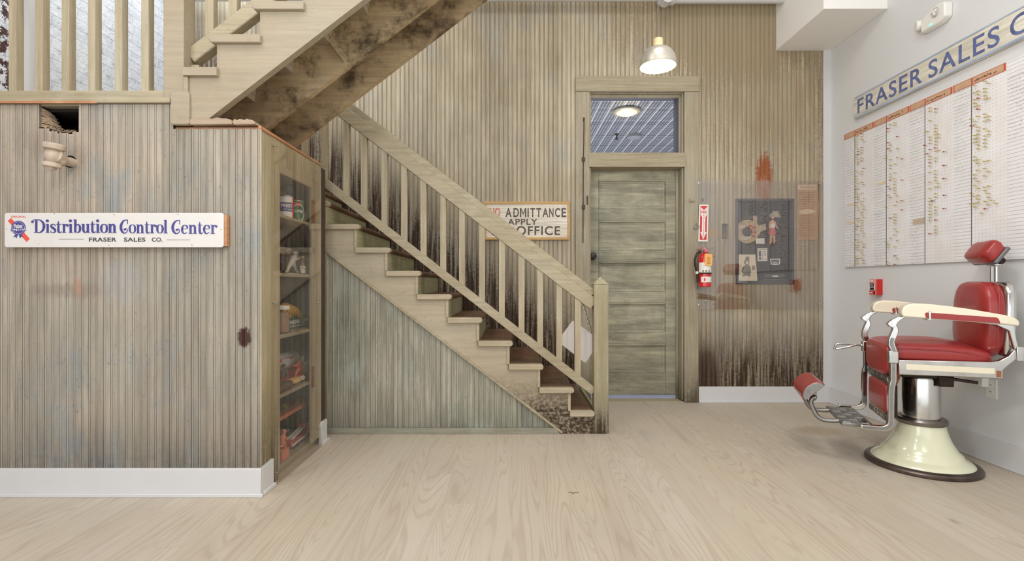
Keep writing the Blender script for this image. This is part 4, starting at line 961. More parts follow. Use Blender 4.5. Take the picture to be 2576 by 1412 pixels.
# shelf with the tin drum
zt_ = .438; Xd = -1.46; yd0, yd1 = 2.74, cy(735, Xd); rd = .055
t = thing('tin_drum', 'white and red tin drum lying on its side behind the dark toy rider', 'tin drum', (Xd, 2.85, zt_))
zd = zt_+.012+rd
def drum(y, a0, a1, r): return [(Xd+r*math.cos(a0+(a1-a0)*i/20), y, zd+.05+r*math.sin(a0+(a1-a0)*i/20)) for i in range(21)]
obj('drum', MB().lathe([(rd, yd0), (rd, yd1), (rd-.004, yd1+.002), (0, yd1+.002)], (Xd, 0, zd+.05), 36, 'y'), plain('drum_white', (206,206,204), .4), t)
obj('drum_cradle', MB().box((Xd-.05, yd0, zt_), (Xd+.05, yd1, zt_+.062)), plain('toy_red', (196,62,46), .4), t, bevel=.008)
vs = []; n = 10
for i in range(n+1):
    a = -1.2+.7*i/n
    vs += [(Xd+(rd+.001)*math.cos(a), yd0, zd+.05+(rd+.001)*math.sin(a)), (Xd+(rd+.001)*math.cos(a), yd1, zd+.05+(rd+.001)*math.sin(a))]
obj('red_band', MB().add(vs, [(2*i, 2*i+1, 2*i+3, 2*i+2) for i in range(n)]), plain('toy_red', (196,62,46), .4), t)
def drm(a0): return lambda u, w, d=0: (Xd+(rd+.001+d)*math.cos(a0+w/rd), u, zd+.05+(rd+.001+d)*math.sin(a0+w/rd))
obj('lettering', text_mb('CITY', drm(.45), yd0+.02, yd1-.03, -.008, .012, .0005, .03), m_redp, t, smooth=0)
Xw = -1.36
t = figure('wrestler_figurine', 'red plastic figure with arms and legs spread on the tin drum shelf', Xw,
   [(751, 929), (752, 920), (752.5, 915), (744, 940), (742, 951, .0), (760, 940), (764, 953), (745, 919, .01), (738, 922, .02), (758, 921, .01), (764, 930, .02)],
   [.016, .019, .010, .011, .008, .011, .008, .009, .0065, .009, .0065],
   [(0,1),(1,2),(0,3),(3,4),(0,5),(5,6),(1,7),(7,8),(1,9),(9,10)], plain('red_plastic', (206,88,70), .4))
p = F(753, 913, Xw); obj('head', MB().sq(p, (.013, .014, .017), 1, 1, 16, 10), plain('red_plastic', (206,88,70), .4), t, smooth=60)
p0, p1 = F(742, 954, Xw), F(764, 955, Xw); obj('foot_base', MB().box((Xw-.02, p0[1]-.015, zt_), (Xw+.02, p1[1]+.01, max(zt_+.006, p0[2]-.0))), plain('red_plastic', (206,88,70), .4), t)
Xs = -1.385
t = figure('rider_figurine', 'dark blue grey toy rider in front of the tin drum', Xs,
   [(714, 938), (714, 930), (713, 925), (710, 946), (712, 953), (720, 944), (723, 953), (719, 934, .01), (724, 942, .02), (709, 937)],
   [.014, .014, .008, .009, .007, .009, .007, .006, .005, .006],
   [(0,1),(1,2),(0,3),(3,4),(0,5),(5,6),(1,7),(7,8),(1,9)], plain('dark_toy', (72,80,88), .5))
p = F(713, 923, Xs); obj('head', MB().sq(p, (.010, .011, .013), 1, 1, 14, 8), plain('dark_toy', (72,80,88), .5), t, smooth=60); obj('hat', MB().lathe([(.017, 0), (.01, .002), (.009, .010), (0, .012)], (p[0], p[1], p[2]+.007), 14), plain('dark_toy', (72,80,88), .5), t)
p = F(717, 955, Xs); obj('foot_base', MB().box((Xs-.018, p[1]-.035, zt_), (Xs+.018, p[1]+.035, max(p[2]+.006, zt_+.006))), plain('toy_red', (196,62,46), .4), t)
Xk = -1.31
t = thing('shoe', 'brown leather shoe lying with a tan pad, at the front of the tin drum shelf', 'shoe', (Xk, 2.85, zt_))
def taper(x, y, z):
    k = (y+.16)/.32; return (x*(.75+.35*k), y, z*(.8+.3*k))
obj('leather_body', MB().sq((Xk-.012, 2.86, zt_+.027), (.04, .155, .027), .8, .7, 30, 14, taper), plain('dark_brown_leather', (84,50,36), .4, mottle=.2), t, smooth=60)
obj('tan_pad', MB().sq((Xk+.002, cy(741, Xk), zt_+.033), (.028, .055, .018), .7, .6, 24, 12), plain('tan_leather', (206,164,104), .5), t, smooth=60)
Xv = -1.325; yv = cy(757, Xv)
t = thing('toy_car', 'small white toy car with a red roof in front of the red figure', 'toy car', (Xv, yv, zt_))
obj('car_body', MB().prism([(yv-.045, .008), (yv+.045, .008), (yv+.045, .022), (yv+.026, .026), (yv+.016, .038), (yv-.030, .038), (yv-.044, .026)], lambda u, w, d=0: (Xv+d, u, zt_+w), -.017, .017), plain('toy_white', (226,224,220), .3), t, bevel=.003)
obj('car_roof', MB().box((Xv-.014, yv-.03, zt_+.037), (Xv+.014, yv+.014, zt_+.042)), m_redp, t, bevel=.002)
for a in (-.026, .026):
    for s in (-1, 1): obj('wheel', MB().lathe([(.009, -.003), (.009, .003)], (Xv+s*.017, yv+a, zt_+.009), 14, 'x'), m_ink, t)
Xe = -1.40
t = thing('figurine_egg', 'round pale cream toy body behind the red figure', 'toy', (Xe, cy(769, Xe), zt_))
obj('body', MB().sq((Xe, cy(769, Xe), zt_+.045), (.035, .04, .045), .9, .9, 20, 12), plain('pale_cream', (222,212,180), .4), t, smooth=60)
obj('card', MB().box((Xe-.03, cy(764, Xe)-.01, zt_+.02), (Xe-.026, cy(776, Xe), zt_+.125)), m_paper, t)
Xg = -1.36; yg = cy(779, Xg)
t = thing('bear_figurine', 'small brown bear figure at the right end of the tin drum shelf', 'figurine', (Xg, yg, zt_))
mb_ = plain('bear_brown', (130,84,58), .6)
obj('body', skin([(Xg, yg, zt_+.05), (Xg, yg, zt_+.085), (Xg, yg, zt_+.105), (Xg+.012, yg-.012, zt_+.02), (Xg+.016, yg-.014, zt_+.006), (Xg+.012, yg+.012, zt_+.02), (Xg+.016, yg+.014, zt_+.006), (Xg+.012, yg-.02, zt_+.07), (Xg+.014, yg+.02, zt_+.07)], [(0,1),(1,2),(0,3),(3,4),(0,5),(5,6),(1,7),(1,8)], [.022, .018, .015, .011, .01, .011, .01, .008, .008]), mb_, t, smooth=60)
obj('ear', MB().sq((Xg, yg-.012, zt_+.122), (.005, .006, .007), 1, 1, 10, 8), mb_, t); obj('ear', MB().sq((Xg, yg+.012, zt_+.122), (.005, .006, .007), 1, 1, 10, 8), mb_, t)
# lower: hanging soldier, kneeling figure, fire truck
Xo = -1.39; m_ol = plain('olive_plastic', (112,112,52), .5)
t = figure('soldier_figurine', 'olive plastic soldier standing on the speckled plank', Xo,
   [(715, 1035), (715, 1026), (716, 1021), (712, 1048), (711, 1056), (718, 1047), (718, 1056), (711, 1024), (712, 1020), (720, 1027), (722, 1021)],
   [.012, .013, .008, .009, .007, .009, .007, .006, .005, .006, .005], [(0,1),(1,2),(0,3),(3,4),(0,5),(5,6),(1,7),(7,8),(1,9),(9,10)], m_ol)
p = F(716, 1019, Xo); obj('head', MB().sq(p, (.009, .009, .012), 1, 1, 14, 8), m_ol, t, smooth=60)
obj('carried_beam', MB().tube([F(710, 1019, Xo+.004), F(722, 1019.5, Xo+.004)], .004, 8), m_ol, t)
p = F(715, 1058, Xo); obj('foot_base', MB().box((Xo-.018, p[1]-.028, .285), (Xo+.018, p[1]+.028, max(.292, p[2]+.003))), m_ol, t)
zz0 = .045; Xm = -1.32; m_sal = plain('salmon_plastic', (206,120,98), .45)
t = figure('kneeling_figurine', 'salmon pink kneeling figure left of the toy fire truck', Xm,
   [(709, 1110), (712, 1098), (714, 1090), (712, 1122), (704, 1124), (716, 1118), (717, 1128), (718, 1102), (724, 1108), (707, 1102)],
   [.018, .018, .010, .012, .009, .012, .009, .007, .006, .007], [(0,1),(1,2),(0,3),(3,4),(0,5),(5,6),(1,7),(7,8),(1,9)], m_sal)
p = F(714.5, 1086.5, Xm); obj('head', MB().sq(p, (.013, .013, .016), 1, 1, 16, 10), m_sal, t, smooth=60)
p = F(711, 1130, Xm); obj('foot_base', MB().box((Xm-.02, p[1]-.05, zz0), (Xm+.02, p[1]+.04, max(zz0+.008, p[2]))), m_sal, t)
Xr = -1.36; ya, yb2 = cy(722, Xr), cy(774, Xr); zr = zz0
t = thing('toy_fire_truck', 'red toy fire truck with white ladder and cab on the cupboard floor', 'toy truck', (Xr, (ya+yb2)/2, zr))
L_ = yb2-ya
obj('truck_bed', MB().box((Xr-.03, ya, zr+.014), (Xr+.03, yb2-.07, zr+.05)), plain('toy_red_dark', (168,50,48), .4), t, bevel=.005)
obj('cab', MB().prism([(yb2-.09, .014), (yb2, .014), (yb2, .06), (yb2-.02, .066), (yb2-.035, .10), (yb2-.085, .10)], lambda u, w, d=0: (Xr+d, u, zr+w), -.03, .03), plain('toy_red_dark', (168,50,48), .4), t, bevel=.003)
cf_ = MB()
for (u0, u1, w0, w1) in ((yb2-.085, yb2-.03, .095, .103), (yb2-.085, yb2-.079, .055, .10), (yb2-.058, yb2-.052, .055, .10), (yb2-.034, yb2-.028, .06, .098), (yb2-.085, yb2-.02, .05, .057)): cf_.box((Xr+.028, u0, zr+w0), (Xr+.033, u1, zr+w1))
obj('cab_frame', cf_, m_fw, t)
ld = MB().beam((Xr+.035, ya-.01, zr+.03), (Xr+.035, yb2-.09, zr+.036), .005, .012).beam((Xr+.02, ya+.02, zr+.06), (Xr+.02, yb2-.08, zr+.085), .005, .008).beam((Xr-.01, ya+.02, zr+.06), (Xr-.01, yb2-.08, zr+.085), .005, .008)
for i in range(9):
    y_ = ya+.03+i*(L_-.13)/9; ld.beam((Xr-.01, y_, zr+.062+i*.0026), (Xr+.02, y_, zr+.062+i*.0026), .005, .005)
obj('ladder', ld, m_fw, t)
obj('turret', MB().lathe([(.018, .048), (.018, .06), (.01, .066), (0, .066)], (Xr, ya+.07, zr), 16), m_fw, t)
for y_ in (ya+.03, ya+.07, yb2-.045):
    for s in (-1, 1): obj('wheel', MB().lathe([(.016, -.005), (.016, .005)], (Xr+s*.031, y_, zr+.016), 16, 'x'), m_ink, t)
Xq = -1.42; yq = cy(712, Xq)
t = thing('toy_van', 'small grey toy van behind the kneeling figure', 'toy car', (Xq, yq, zz0))
obj('van_body', MB().prism([(yq-.05, .012), (yq+.05, .012), (yq+.05, .05), (yq+.03, .10), (yq-.05, .10)], lambda u, w, d=0: (Xq+d, u, zz0+w), -.025, .025), plain('toy_grey', (128,128,130), .4), t, bevel=.004)
obj('van_window', MB().box((Xq+.0255, yq-.035, zz0+.06), (Xq+.027, yq+.025, zz0+.088)), m_ink, t)
for a_ in (-.03, .03): obj('wheel', MB().lathe([(.012, -.003), (.012, .003)], (Xq+.026, yq+a_, zz0+.012), 14, 'x'), m_ink, t)
# ------------------------------------------------------------------ things on the back wall
YN = YB-.02
fn = front(YN); nx = lambda p: X_(p, YN); nz = lambda v: Z_(v, YN)
t = thing('no_admittance_sign', 'hand painted white No Admittance board in a thin ochre frame, left of the door', 'sign', (.13, YN, 1.6))
m_board = wood('cracked_white_board', (232,224,208), (222,212,194), (238,232,222), dirt=(110,92,72), grain='x', scuff=.7, streak=1.2)
m_ochre = wood('ochre_frame', (212,172,112), (200,158,100), (196,164,120), dirt=(120,80,50), grain='x', scuff=.6)
obj('board', MB().box((nx(1219), YN, nz(602)), (nx(1432), YB+.002, nz(509))), m_board, t)
fr = MB(); w = .022
a, b, c, d = nx(1217.5), nx(1433.5), nz(603.5), nz(507.5)
fr.box((a, YN-.008, d-w), (b, YN+.002, d)).box((a, YN-.008, c), (b, YN+.002, c+w)).box((a, YN-.0075, c+w), (a+w, YN+.002, d-w)).box((b-w, YN-.0075, c+w), (b, YN+.002, d-w))
obj('frame', fr, m_ochre, t, bevel=.002)
m_signblk = plain('worn_sign_black', (92,84,76), .7, mottle=.4, mscale=40)
lt = MB()
for ch_, a_, b_ in (('A', 1271.5, 1287), ('D', 1291.5, 1305.5), ('I', 1327, 1330.2), ('T', 1334, 1346), ('T', 1349, 1361.5), ('A', 1364.5, 1379.5), ('N', 1381.5, 1392.5), ('C', 1396, 1409), ('E', 1412.5, 1424.5)):
    text_mb(ch_, fn, nx(a_), nx(b_), nz(546.5), nz(523.5), .0012, .02, lt)
for q_ in ([(1308, 546.5), (1308, 523.5), (1311.4, 523.5), (1311.4, 546.5)], [(1320.6, 546.5), (1320.6, 523.5), (1324, 523.5), (1324, 546.5)], [(1311.5, 523.5), (1316, 536), (1320.5, 523.5), (1320.5, 530), (1316, 542), (1311.5, 530)]):
    lt.prism([(nx(p), nz(v)) for p, v in q_], fn, 0, .0012)
text_mb('APPLY', fn, nx(1277), nx(1352), nz(566), nz(551), .0012, .018, lt, spacing=1.1)
text_mb('OFFICE', fn, nx(1299), nx(1409), nz(592), nz(569), .0012, .018, lt, spacing=1.12)
text_mb('AT', fn, nx(1237), nx(1268), nz(592), nz(569.5), .0012, .018, lt, spacing=1.1)
obj('lettering', lt, m_signblk, t, smooth=0)
obj('red_lettering', text_mb('NO', fn, nx(1231), nx(1259), nz(545), nz(523), .0012, .035), plain('worn_sign_red', (206,130,112), .7, mottle=.3, mscale=40), t, smooth=0)
# transom rod on the left casing
yr = YB-.038; xr = X_(1467.5, yr)
t = thing('transom_rod', 'thin dark transom opener rod down the left door casing', 'rod', (xr, yr, 1.8))
obj('rod', MB().tube([(xr+.006, yr, Z_(300, yr)), (xr+.004, yr, Z_(360, yr)), (xr, yr, Z_(400, yr)), (xr-.003, yr, Z_(611, yr))], .004, 8), m_iron, t)
obj('rod', MB().tube([(xr+.012, yr+.006, Z_(298, yr)), (xr+.004, yr, Z_(296, yr)), (xr+.002, yr, Z_(305, yr))], .005, 8), m_iron, t)
for v in (402, 522): obj('bracket', MB().box((xr-.012, yr-.006, Z_(v+4, yr)), (xr+.014, YB-.026, Z_(v-6, yr))), m_iron, t, bevel=.002)
obj('latch_plate', MB().box((xr+.03, YB-.03, Z_(515, yr)), (xr+.044, YB-.024, Z_(492, yr))), m_iron, t)
tag(obj('coat_clip', MB().box((X_(1735, YB-.04), YB-.04, Z_(508, YB-.04)), (X_(1748, YB-.04), YB-.026, Z_(500, YB-.04))).box((X_(1737, YB-.04), YB-.05, Z_(506, YB-.04)), (X_(1746, YB-.04), YB-.038, Z_(501, YB-.04))), m_bal, bevel=.003), 'small painted wooden catch on the right door casing', 'catch')
YAc = YB-.03
# acrylic sheet, display case
ax0, ax1, az0, az1 = X_(1752, YAc), X_(2068.5, YAc), Z_(778.5, YAc), Z_(455, YAc)
t = thing('acrylic_sheet', 'wide clear acrylic sheet screwed over the display case and poster', 'acrylic sheet', (2.2, YAc, 1.4))
obj('sheet', MB().box((ax0, YAc, az0), (ax1, YAc+.005, az1)), m_acryl, t)
for p, v in ((1758, 461), (2062, 462), (1758, 767), (2061, 765), (1775, 757)):
    obj('screw', MB().lathe([(.007, YAc), (.007, YAc-.003), (.003, YAc-.005), (0, YAc-.005)], (X_(p, YAc), 0, Z_(v, YAc)), 14, 'y').lathe([(.006, YAc+.005), (.006, YB)], (X_(p, YAc), 0, Z_(v, YAc)), 10, 'y'), m_chrome, t)
m_case_dark = plain('slate_case_paint', (72,72,82), .5, mottle=.15)
m_case_in = plain('black_case_lining', (40,40,48), .7, mottle=.2)
t = thing('display_case', 'shallow slate framed display case let into the wall behind the acrylic', 'display case', (2.245, YB, 1.43))
w = .022
cfm = MB().box((KX0, YB-.0115, KZ0+w+.01), (KX0+w, YB+.054, KZ1-w)).box((KX1-w, YB-.0115, KZ0+w+.01), (KX1, YB+.054, KZ1-w)).box((KX0, YB-.012, KZ1-w), (KX1, YB+.054, KZ1)).box((KX0, YB-.012, KZ0), (KX1, YB+.054, KZ0+w+.01))
obj('case_frame', cfm, m_case_dark, t, bevel=.003)
obj('case_back', MB().box((KX0, YB+.055, KZ0), (KX1, YB+.065, KZ1)), m_case_in, t)
YK = YB+.05; fk = front(YK); kx_ = lambda p: X_(p, YK); kz_ = lambda v: Z_(v, YK)
t = thing('gum_disc', 'round faded tan and red printed disc at left in the display case', 'advertising disc', (kx_(1880), YK, kz_(582)))
cxx, czz = kx_(1879), kz_(583); rr = .105
obj('disc', MB().ribbon([(cxx+.075*math.cos(i*math.pi/20), czz+.075*math.sin(i*math.pi/20)) for i in range(40)], .06, fk, 0, .004, closed=True), plain('disc_tan', (188,166,140), .6, mottle=.25, mscale=30), t)
obj('rim', MB().ribbon([(cxx+.101*math.cos(i*math.pi/20), czz+.101*math.sin(i*math.pi/20)) for i in range(40)], .008, fk, .002, .005, closed=True), plain('disc_ochre', (196,178,110), .6), t)
obj('lettering', text_mb('CH', fk, cxx-.07, cxx-.02, czz+.028, czz+.058, .001, .03, None, .004), m_paper, t, smooth=0)
obj('lettering', text_mb('GUM', fk, cxx-.06, cxx+.03, czz-.072, czz-.044, .001, .02, None, .004, spacing=1.1), m_paper, t, smooth=0)
for dx, dz in ((.02, .05), (.055, .04), (.03, .02), (.06, -.005), (.05, -.04)): obj('red_print', MB().prism([(cxx+dx-.012, czz+dz-.008), (cxx+dx+.02, czz+dz-.01), (cxx+dx+.018, czz+dz+.008), (cxx+dx-.01, czz+dz+.006)], fk, .004, .005), plain('print_red', (190,70,66), .6), t, smooth=0)
bird = [(1894, 545), (1900, 542), (1905, 547), (1904, 560), (1908, 568), (1915, 566), (1925, 563), (1927, 572), (1926, 578), (1914, 582), (1909, 592), (1903, 590), (1897, 576), (1894, 562)]
tag(obj('paper_cutout', MB().prism([(kx_(p), kz_(v)) for p, v in bird], fk, 0, .003), plain('cutout_beige', (190,172,146), .7, mottle=.12), smooth=0), 'beige bird shaped paper cut-out beside the round disc', 'paper cut-out')
tag(obj('card', MB().prism([(kx_(1900), kz_(600)), (kx_(1923), kz_(600)), (kx_(1923), kz_(613.5)), (kx_(1902), kz_(613.5))], fk, 0, .003), m_paper, smooth=0), 'small blank white card in the middle of the display case', 'card')
t = thing('comic_card', 'white card with black cartoon panels below the blank card', 'card', (kx_(1917), YK, kz_(641)))
obj('card', MB().box((kx_(1905.5), YK-.003, kz_(657.5)), (kx_(1930), YK, kz_(625))), m_paper, t)
g_ = MB()
for (a, b, c, d) in ((1908, 631, 1914, 645), (1909, 646, 1914, 654), (1917, 632, 1917.6, 655), (1909, 642.5, 1928, 643.2), (1919, 633, 1927, 634), (1920, 637, 1926, 638), (1922, 640, 1927, 641), (1908, 627, 1928, 628.3), (1918, 652, 1928, 652.8)): g_.box((kx_(a), YK-.0036, kz_(d)), (kx_(c), YK-.003, kz_(b)))
obj('print', g_, plain('print_grey', (96,94,94), .7), t, smooth=0)
t = thing('photo_print', 'small grey photograph with a wide white border, lower right in the display case', 'photograph', (kx_(1949), YK, kz_(659)))
obj('border', MB().prism([(kx_(1937), kz_(651)), (kx_(1962), kz_(651)), (kx_(1961.5), kz_(665)), (kx_(1950), kz_(667.5)), (kx_(1938.5), kz_(665.5))], fk, 0, .003), m_paper, t)
obj('picture', MB().prism([(kx_(1939.5), kz_(653.5)), (kx_(1959.5), kz_(653.5)), (kx_(1959), kz_(663.5)), (kx_(1940.5), kz_(663.5))], fk, .003, .0036), plain('photo_grey', (92,92,96), .5, mottle=.3, mscale=60), t)
obj('picture_car', MB().disc((kx_(1949), kz_(660.5)), .026, fk, .0036, .004, 18, .008), plain('photo_light', (176,176,176), .5), t)
# doll
YD = YB+.03
def D(p, v, dy=0): return (X_(p, YD+dy), YD+dy, Z_(v, YD+dy))
m_skin = plain('doll_skin', (226,176,152), .5, mottle=.03)
t = thing('doll', 'slim doll with wild white hair, white top and pink skirt in the display case', 'doll', D(1943, 590))
J = [D(1943, 582), D(1943, 570), D(1943, 560), D(1943.5, 553), D(1940, 592), D(1939, 603), D(1937.5, 615), D(1947, 592), D(1947.5, 603), D(1948, 615), D(1937.5, 559), D(1935.5, 570), D(1939, 578, -.01), D(1949, 559), D(1952, 569), D(1958, 576, -.01)]
obj('body', skin(J, [(0,1),(1,2),(2,3),(0,4),(4,5),(5,6),(0,7),(7,8),(8,9),(2,10),(10,11),(11,12),(2,13),(13,14),(14,15)], [.017, .015, .018, .008, .014, .010, .007, .014, .010, .007, .009, .008, .006, .009, .008, .006], 2), m_skin, t, smooth=60)
p = D(1943.5, 547); obj('head', MB().sq(p, (.015, .016, .019), 1, 1, 18, 12), m_skin, t, smooth=60)
hr = MB(); random.seed(3)
for i in range(90):
    a = random.uniform(-.1, math.pi+.1); l = random.uniform(.012, .04)*(1.5 if a < 1.6 else .8)
    q = (p[0]+.012*math.cos(a), p[1]-.004+random.uniform(-.010, .012), p[2]+.003+.014*math.sin(a))
    b_ = a+random.uniform(-.7, .7)
    e_ = (q[0]+l*math.cos(b_)+.008, q[1]-.006+random.uniform(-.014, .012), q[2]+l*.8*math.sin(b_)+.006)
    hr.tube([q, ((q[0]+e_[0])/2+random.uniform(-.006, .006), (q[1]+e_[1])/2, (q[2]+e_[2])/2+random.uniform(-.002, .010)), e_], [.0030, .0030, .0012], 5)
obj('hair', hr, plain('doll_hair', (206,200,184), .7, mottle=.2, mscale=60), t)
c0, c1 = D(1943, 563), D(1943, 576)
obj('top', MB().sq(((c0[0]+c1[0])/2, YD-.002, (c0[2]+c1[2])/2), (.021, .019, .026), .6, .8, 20, 12), m_paper, t, smooth=60)
c0, c1 = D(1942.5, 574), D(1942.5, 590)
obj('skirt', MB().lathe([(.019, c0[2]), (.026, c0[2]-.02), (.034, c1[2]), (.031, c1[2]), (.0, c0[2]-.005)], (c0[0], YD-.002, 0), 26), plain('pink_cloth', (214,100,104), .7), t, smooth=50)
for q in ((1942, 608), (1950.5, 606.5)): obj('ankle_ball', MB().sq(D(q[0], q[1], -.01), (.007, .007, .007), 1, 1, 12, 8), plain('gold_ball', (206,170,90), .35), t, smooth=60)
# drawing of a stout gentleman, harmonica box
YP = YB+.0
fp2 = front(YP-.008); px2 = lambda p: X_(p, YP-.008); pz2 = lambda v: Z_(v, YP-.008)
t = thing('drawing', 'cream sketch of a stout top hatted figure, lower left in the display case', 'drawing', (px2(1882), YP, pz2(680)))
obj('sheet', MB().prism([(px2(1858.5), pz2(640.5)), (px2(1900), pz2(640.5)), (px2(1905), pz2(707)), (px2(1858), pz2(707))], fp2, 0, .003), plain('cream_paper', (232,222,200), .7, mottle=.02), t)
m_pencil = plain('pencil_grey', (132,128,120), .8, mottle=.2, mscale=90)
g_ = MB()
body = [(1869, 671), (1876, 666), (1884, 667), (1888, 675), (1889, 684), (1886, 692), (1877, 693), (1869, 690), (1865, 682)]
g_.prism([(px2(p), pz2(v)) for p, v in body], fp2, .003, .0036)
g_.disc((px2(1878), pz2(660)), .024, fp2, .003, .0037, 20, .026)
g_.prism([(px2(1874), pz2(655)), (px2(1885), pz2(655)), (px2(1884), pz2(646)), (px2(1876), pz2(646))], fp2, .003, .0038)
for (a, b, c, d) in ((1866, 696, 1876, 691), (1878, 696, 1889, 691)): g_.disc((px2((a+c)/2), pz2((b+d)/2)), (px2(c)-px2(a))/2, fp2, .003, .0037, 16, .008)
g_.disc((px2(1895), pz2(674)), .014, fp2, .003, .0036, 16, .022)
obj('sketch', g_, m_pencil, t, smooth=0)
obj('sketch_face', MB().disc((px2(1879), pz2(661)), .012, fp2, .0037, .0040, 14, .013), plain('cream_paper', (232,222,200), .7, mottle=.02), t, smooth=0)
t = thing('harmonica_box', 'long dark box with a small white label at the bottom of the display case', 'box', (kx_(1945), YK-.01, kz_(697)))
obj('box_body', MB().box((kx_(1921), YK-.03, kz_(700)), (kx_(1970), YK, kz_(690))), plain('box_grey', (92,90,94), .5), t, bevel=.004)
obj('label', MB().box((kx_(1939), YK-.0306, kz_(697)), (kx_(1953), YK-.03, kz_(693.5))), m_paper, t)
hm = MB().box((kx_(1917), YK-.034, kz_(709)), (kx_(1976), YK-.006, kz_(702)))
h_ = thing('harmonica', 'thin silver harmonica under the dark box in the display case', 'harmonica', (kx_(1945), YK, kz_(706)))
obj('cover_plate', hm, m_cast, h_, bevel=.004)
hh_ = MB()
for i in range(10): hh_.box((kx_(1921+i*5.3), YK-.0345, kz_(707)), (kx_(1924+i*5.3), YK-.034, kz_(704)))
obj('reed_hole', hh_, m_ink, h_)
# workmen's notice, scrap
t = thing('notice', "torn brown paper notice headed Workmen's behind the acrylic sheet", 'notice', (2.63, YB-.006, 1.7))
YW = YB-.006; fw = front(YW); wx = lambda p: X_(p, YW); wz = lambda v: Z_(v, YW)
out = [(2006, 465), (2057, 463.5), (2058, 500), (2061, 512), (2059, 540), (2058, 602), (2045, 604), (2030, 602.5), (2006.5, 604.5), (2005, 560), (2007, 520), (2005.5, 490)]
obj('sheet', MB().prism([(wx(p), wz(v)) for p, v in out], fw, 0, .002), m_brownpaper, t, smooth=0)
obj('pale_strip', MB().prism([(wx(2007), wz(466)), (wx(2056), wz(464.5)), (wx(2056), wz(477)), (wx(2007), wz(478))], fw, .002, .0024).prism([(wx(2016), wz(528)), (wx(2038), wz(526)), (wx(2054), wz(533)), (wx(2044), wz(536)), (wx(2024), wz(540)), (wx(2010), wz(536))], fw, .002, .0024), plain('torn_paper_pale', (226,206,180), .8), t, smooth=0)
wk = text_mb("WORKMEN'S", fw, wx(2012), wx(2056), wz(475), wz(467.5), .0006, .0, None, .0024, spacing=1.1)
random.seed(5)
for i in range(26):
    v = 484+i*4.4
    if 526 < v < 541: continue
    wk.prism([(wx(2009), wz(v)), (wx(2055-random.uniform(0, 9)), wz(v)), (wx(2050), wz(v+.9)), (wx(2009), wz(v+.9))], fw, .002, .0024)
obj('print', wk, plain('faded_print', (140,104,82), .8), t, smooth=0)
t = thing('paper_scrap', 'brown torn paper scrap right of the display case bottom', 'paper scrap', (wx(2008), YW, wz(716)))
obj('scrap', MB().prism([(wx(1999), wz(702)), (wx(2017), wz(700.5)), (wx(2016), wz(730)), (wx(1998), wz(729))], fw, 0, .002), plain('scrap_brown', (164,118,90), .8, mottle=.3, mscale=40), t, smooth=0)
# fire extinguisher sign
YF = YB-.036; ff = front(YF); fx = lambda p: X_(p, YF); fz = lambda v: Z_(v, YF)
t = thing('fire_extinguisher_sign', 'red and white Fire Extinguisher arrow sign above the extinguisher', 'sign', (fx(1769), YF, fz(561)))
def P4(l): return [(fx(a), fz(b)) for a, b in l]
obj('plate', MB().prism(P4([(1758.7, 515), (1782.3, 515.2), (1780.2, 607.8), (1756.2, 607.5)]), ff, 0, .002), m_paper, t)
m_sr = plain('sign_red', (206,58,62), .45, mottle=.03)
obj('red_field', MB().prism(P4([(1761.8, 518.3), (1779.2, 518.6), (1777.2, 604), (1759.8, 603.7)]), ff, .002, .0024), m_sr, t, smooth=0)
obj('white_arrow', MB().prism(P4([(1762.8, 521), (1770.6, 529), (1778.6, 521.2), (1778.2, 540), (1774.3, 547), (1773.4, 584), (1777.2, 584), (1768.8, 603), (1761.2, 584), (1765.1, 584), (1766.2, 547), (1762.4, 540)]), ff, .0024, .0028), m_paper, t, smooth=0)
lt = text_mb('FIRE', ff, fx(1763.4), fx(1777.8), fz(537.5), fz(530.5), .0006, .02, None, .0028)
for i, ch in enumerate('EXTINGUISHER'):
    v = 540.5+i*4.75; cxp = 1770.5-i*.12; hw = 1.5 if ch != 'I' else .45
    text_mb(ch, ff, fx(cxp-hw), fx(cxp+hw), fz(v+3.6), fz(v), .0006, .02, lt, .0028)
obj('lettering', lt, m_sr, t, smooth=0)
tag(obj('bulldog_clip', MB().prism([(X_(1745, YF), Z_(573, YF)), (X_(1757, YF), Z_(568, YF)), (X_(1760, YF), Z_(570, YF)), (X_(1747, YF), Z_(577, YF))], front(YF-.006), -.01, .006).tube([(X_(1751, YF), YF-.008, Z_(570, YF)), (X_(1750, YF), YF-.01, Z_(563, YF)), (X_(1753, YF), YF-.01, Z_(562, YF)), (X_(1754, YF), YF-.008, Z_(569, YF))], .0025, 6), m_cast), 'small metal clip at the left edge of the extinguisher sign', 'clip')
# fire extinguisher
YE = YAc-.075; ex = lambda p: X_(p, YE); ez = lambda v: Z_(v, YE)
xc = ex(1773); rE = (ex(1788.5)-ex(1758))/2; zb_, zs_ = ez(722), ez(648)
t = thing('fire_extinguisher', 'red fire extinguisher with black hose and orange tag hanging by the door', 'fire extinguisher', (xc, YE, zb_))
m_er = plain('extinguisher_red', (214,40,40), .22, coat=.5, mottle=.02)
obj('cylinder', MB().lathe([(0, zb_), (rE-.006, zb_), (rE, zb_+.006), (rE, zs_-.02), (rE*.96, zs_), (rE*.8, zs_+.022), (rE*.45, zs_+.036), (.014, zs_+.042), (.014, zs_+.06), (0, zs_+.06)], (xc, YE, 0), 36), m_er, t, smooth=40)
def band(z0, z1, a0, a1, rr, m_, nm):
    n = 24; vs = []
    for i in range(n+1):
        a = a0+(a1-a0)*i/n
        vs += [(xc+rr*math.sin(a), YE-rr*math.cos(a), z0), (xc+rr*math.sin(a), YE-rr*math.cos(a), z1)]
    return obj(nm, MB().add(vs, [(2*i, 2*i+2, 2*i+3, 2*i+1) for i in range(n)]), m_, t, smooth=60)
band(ez(686), ez(661), -1.45, 1.45, rE+.0008, m_paper, 'instruction_label')
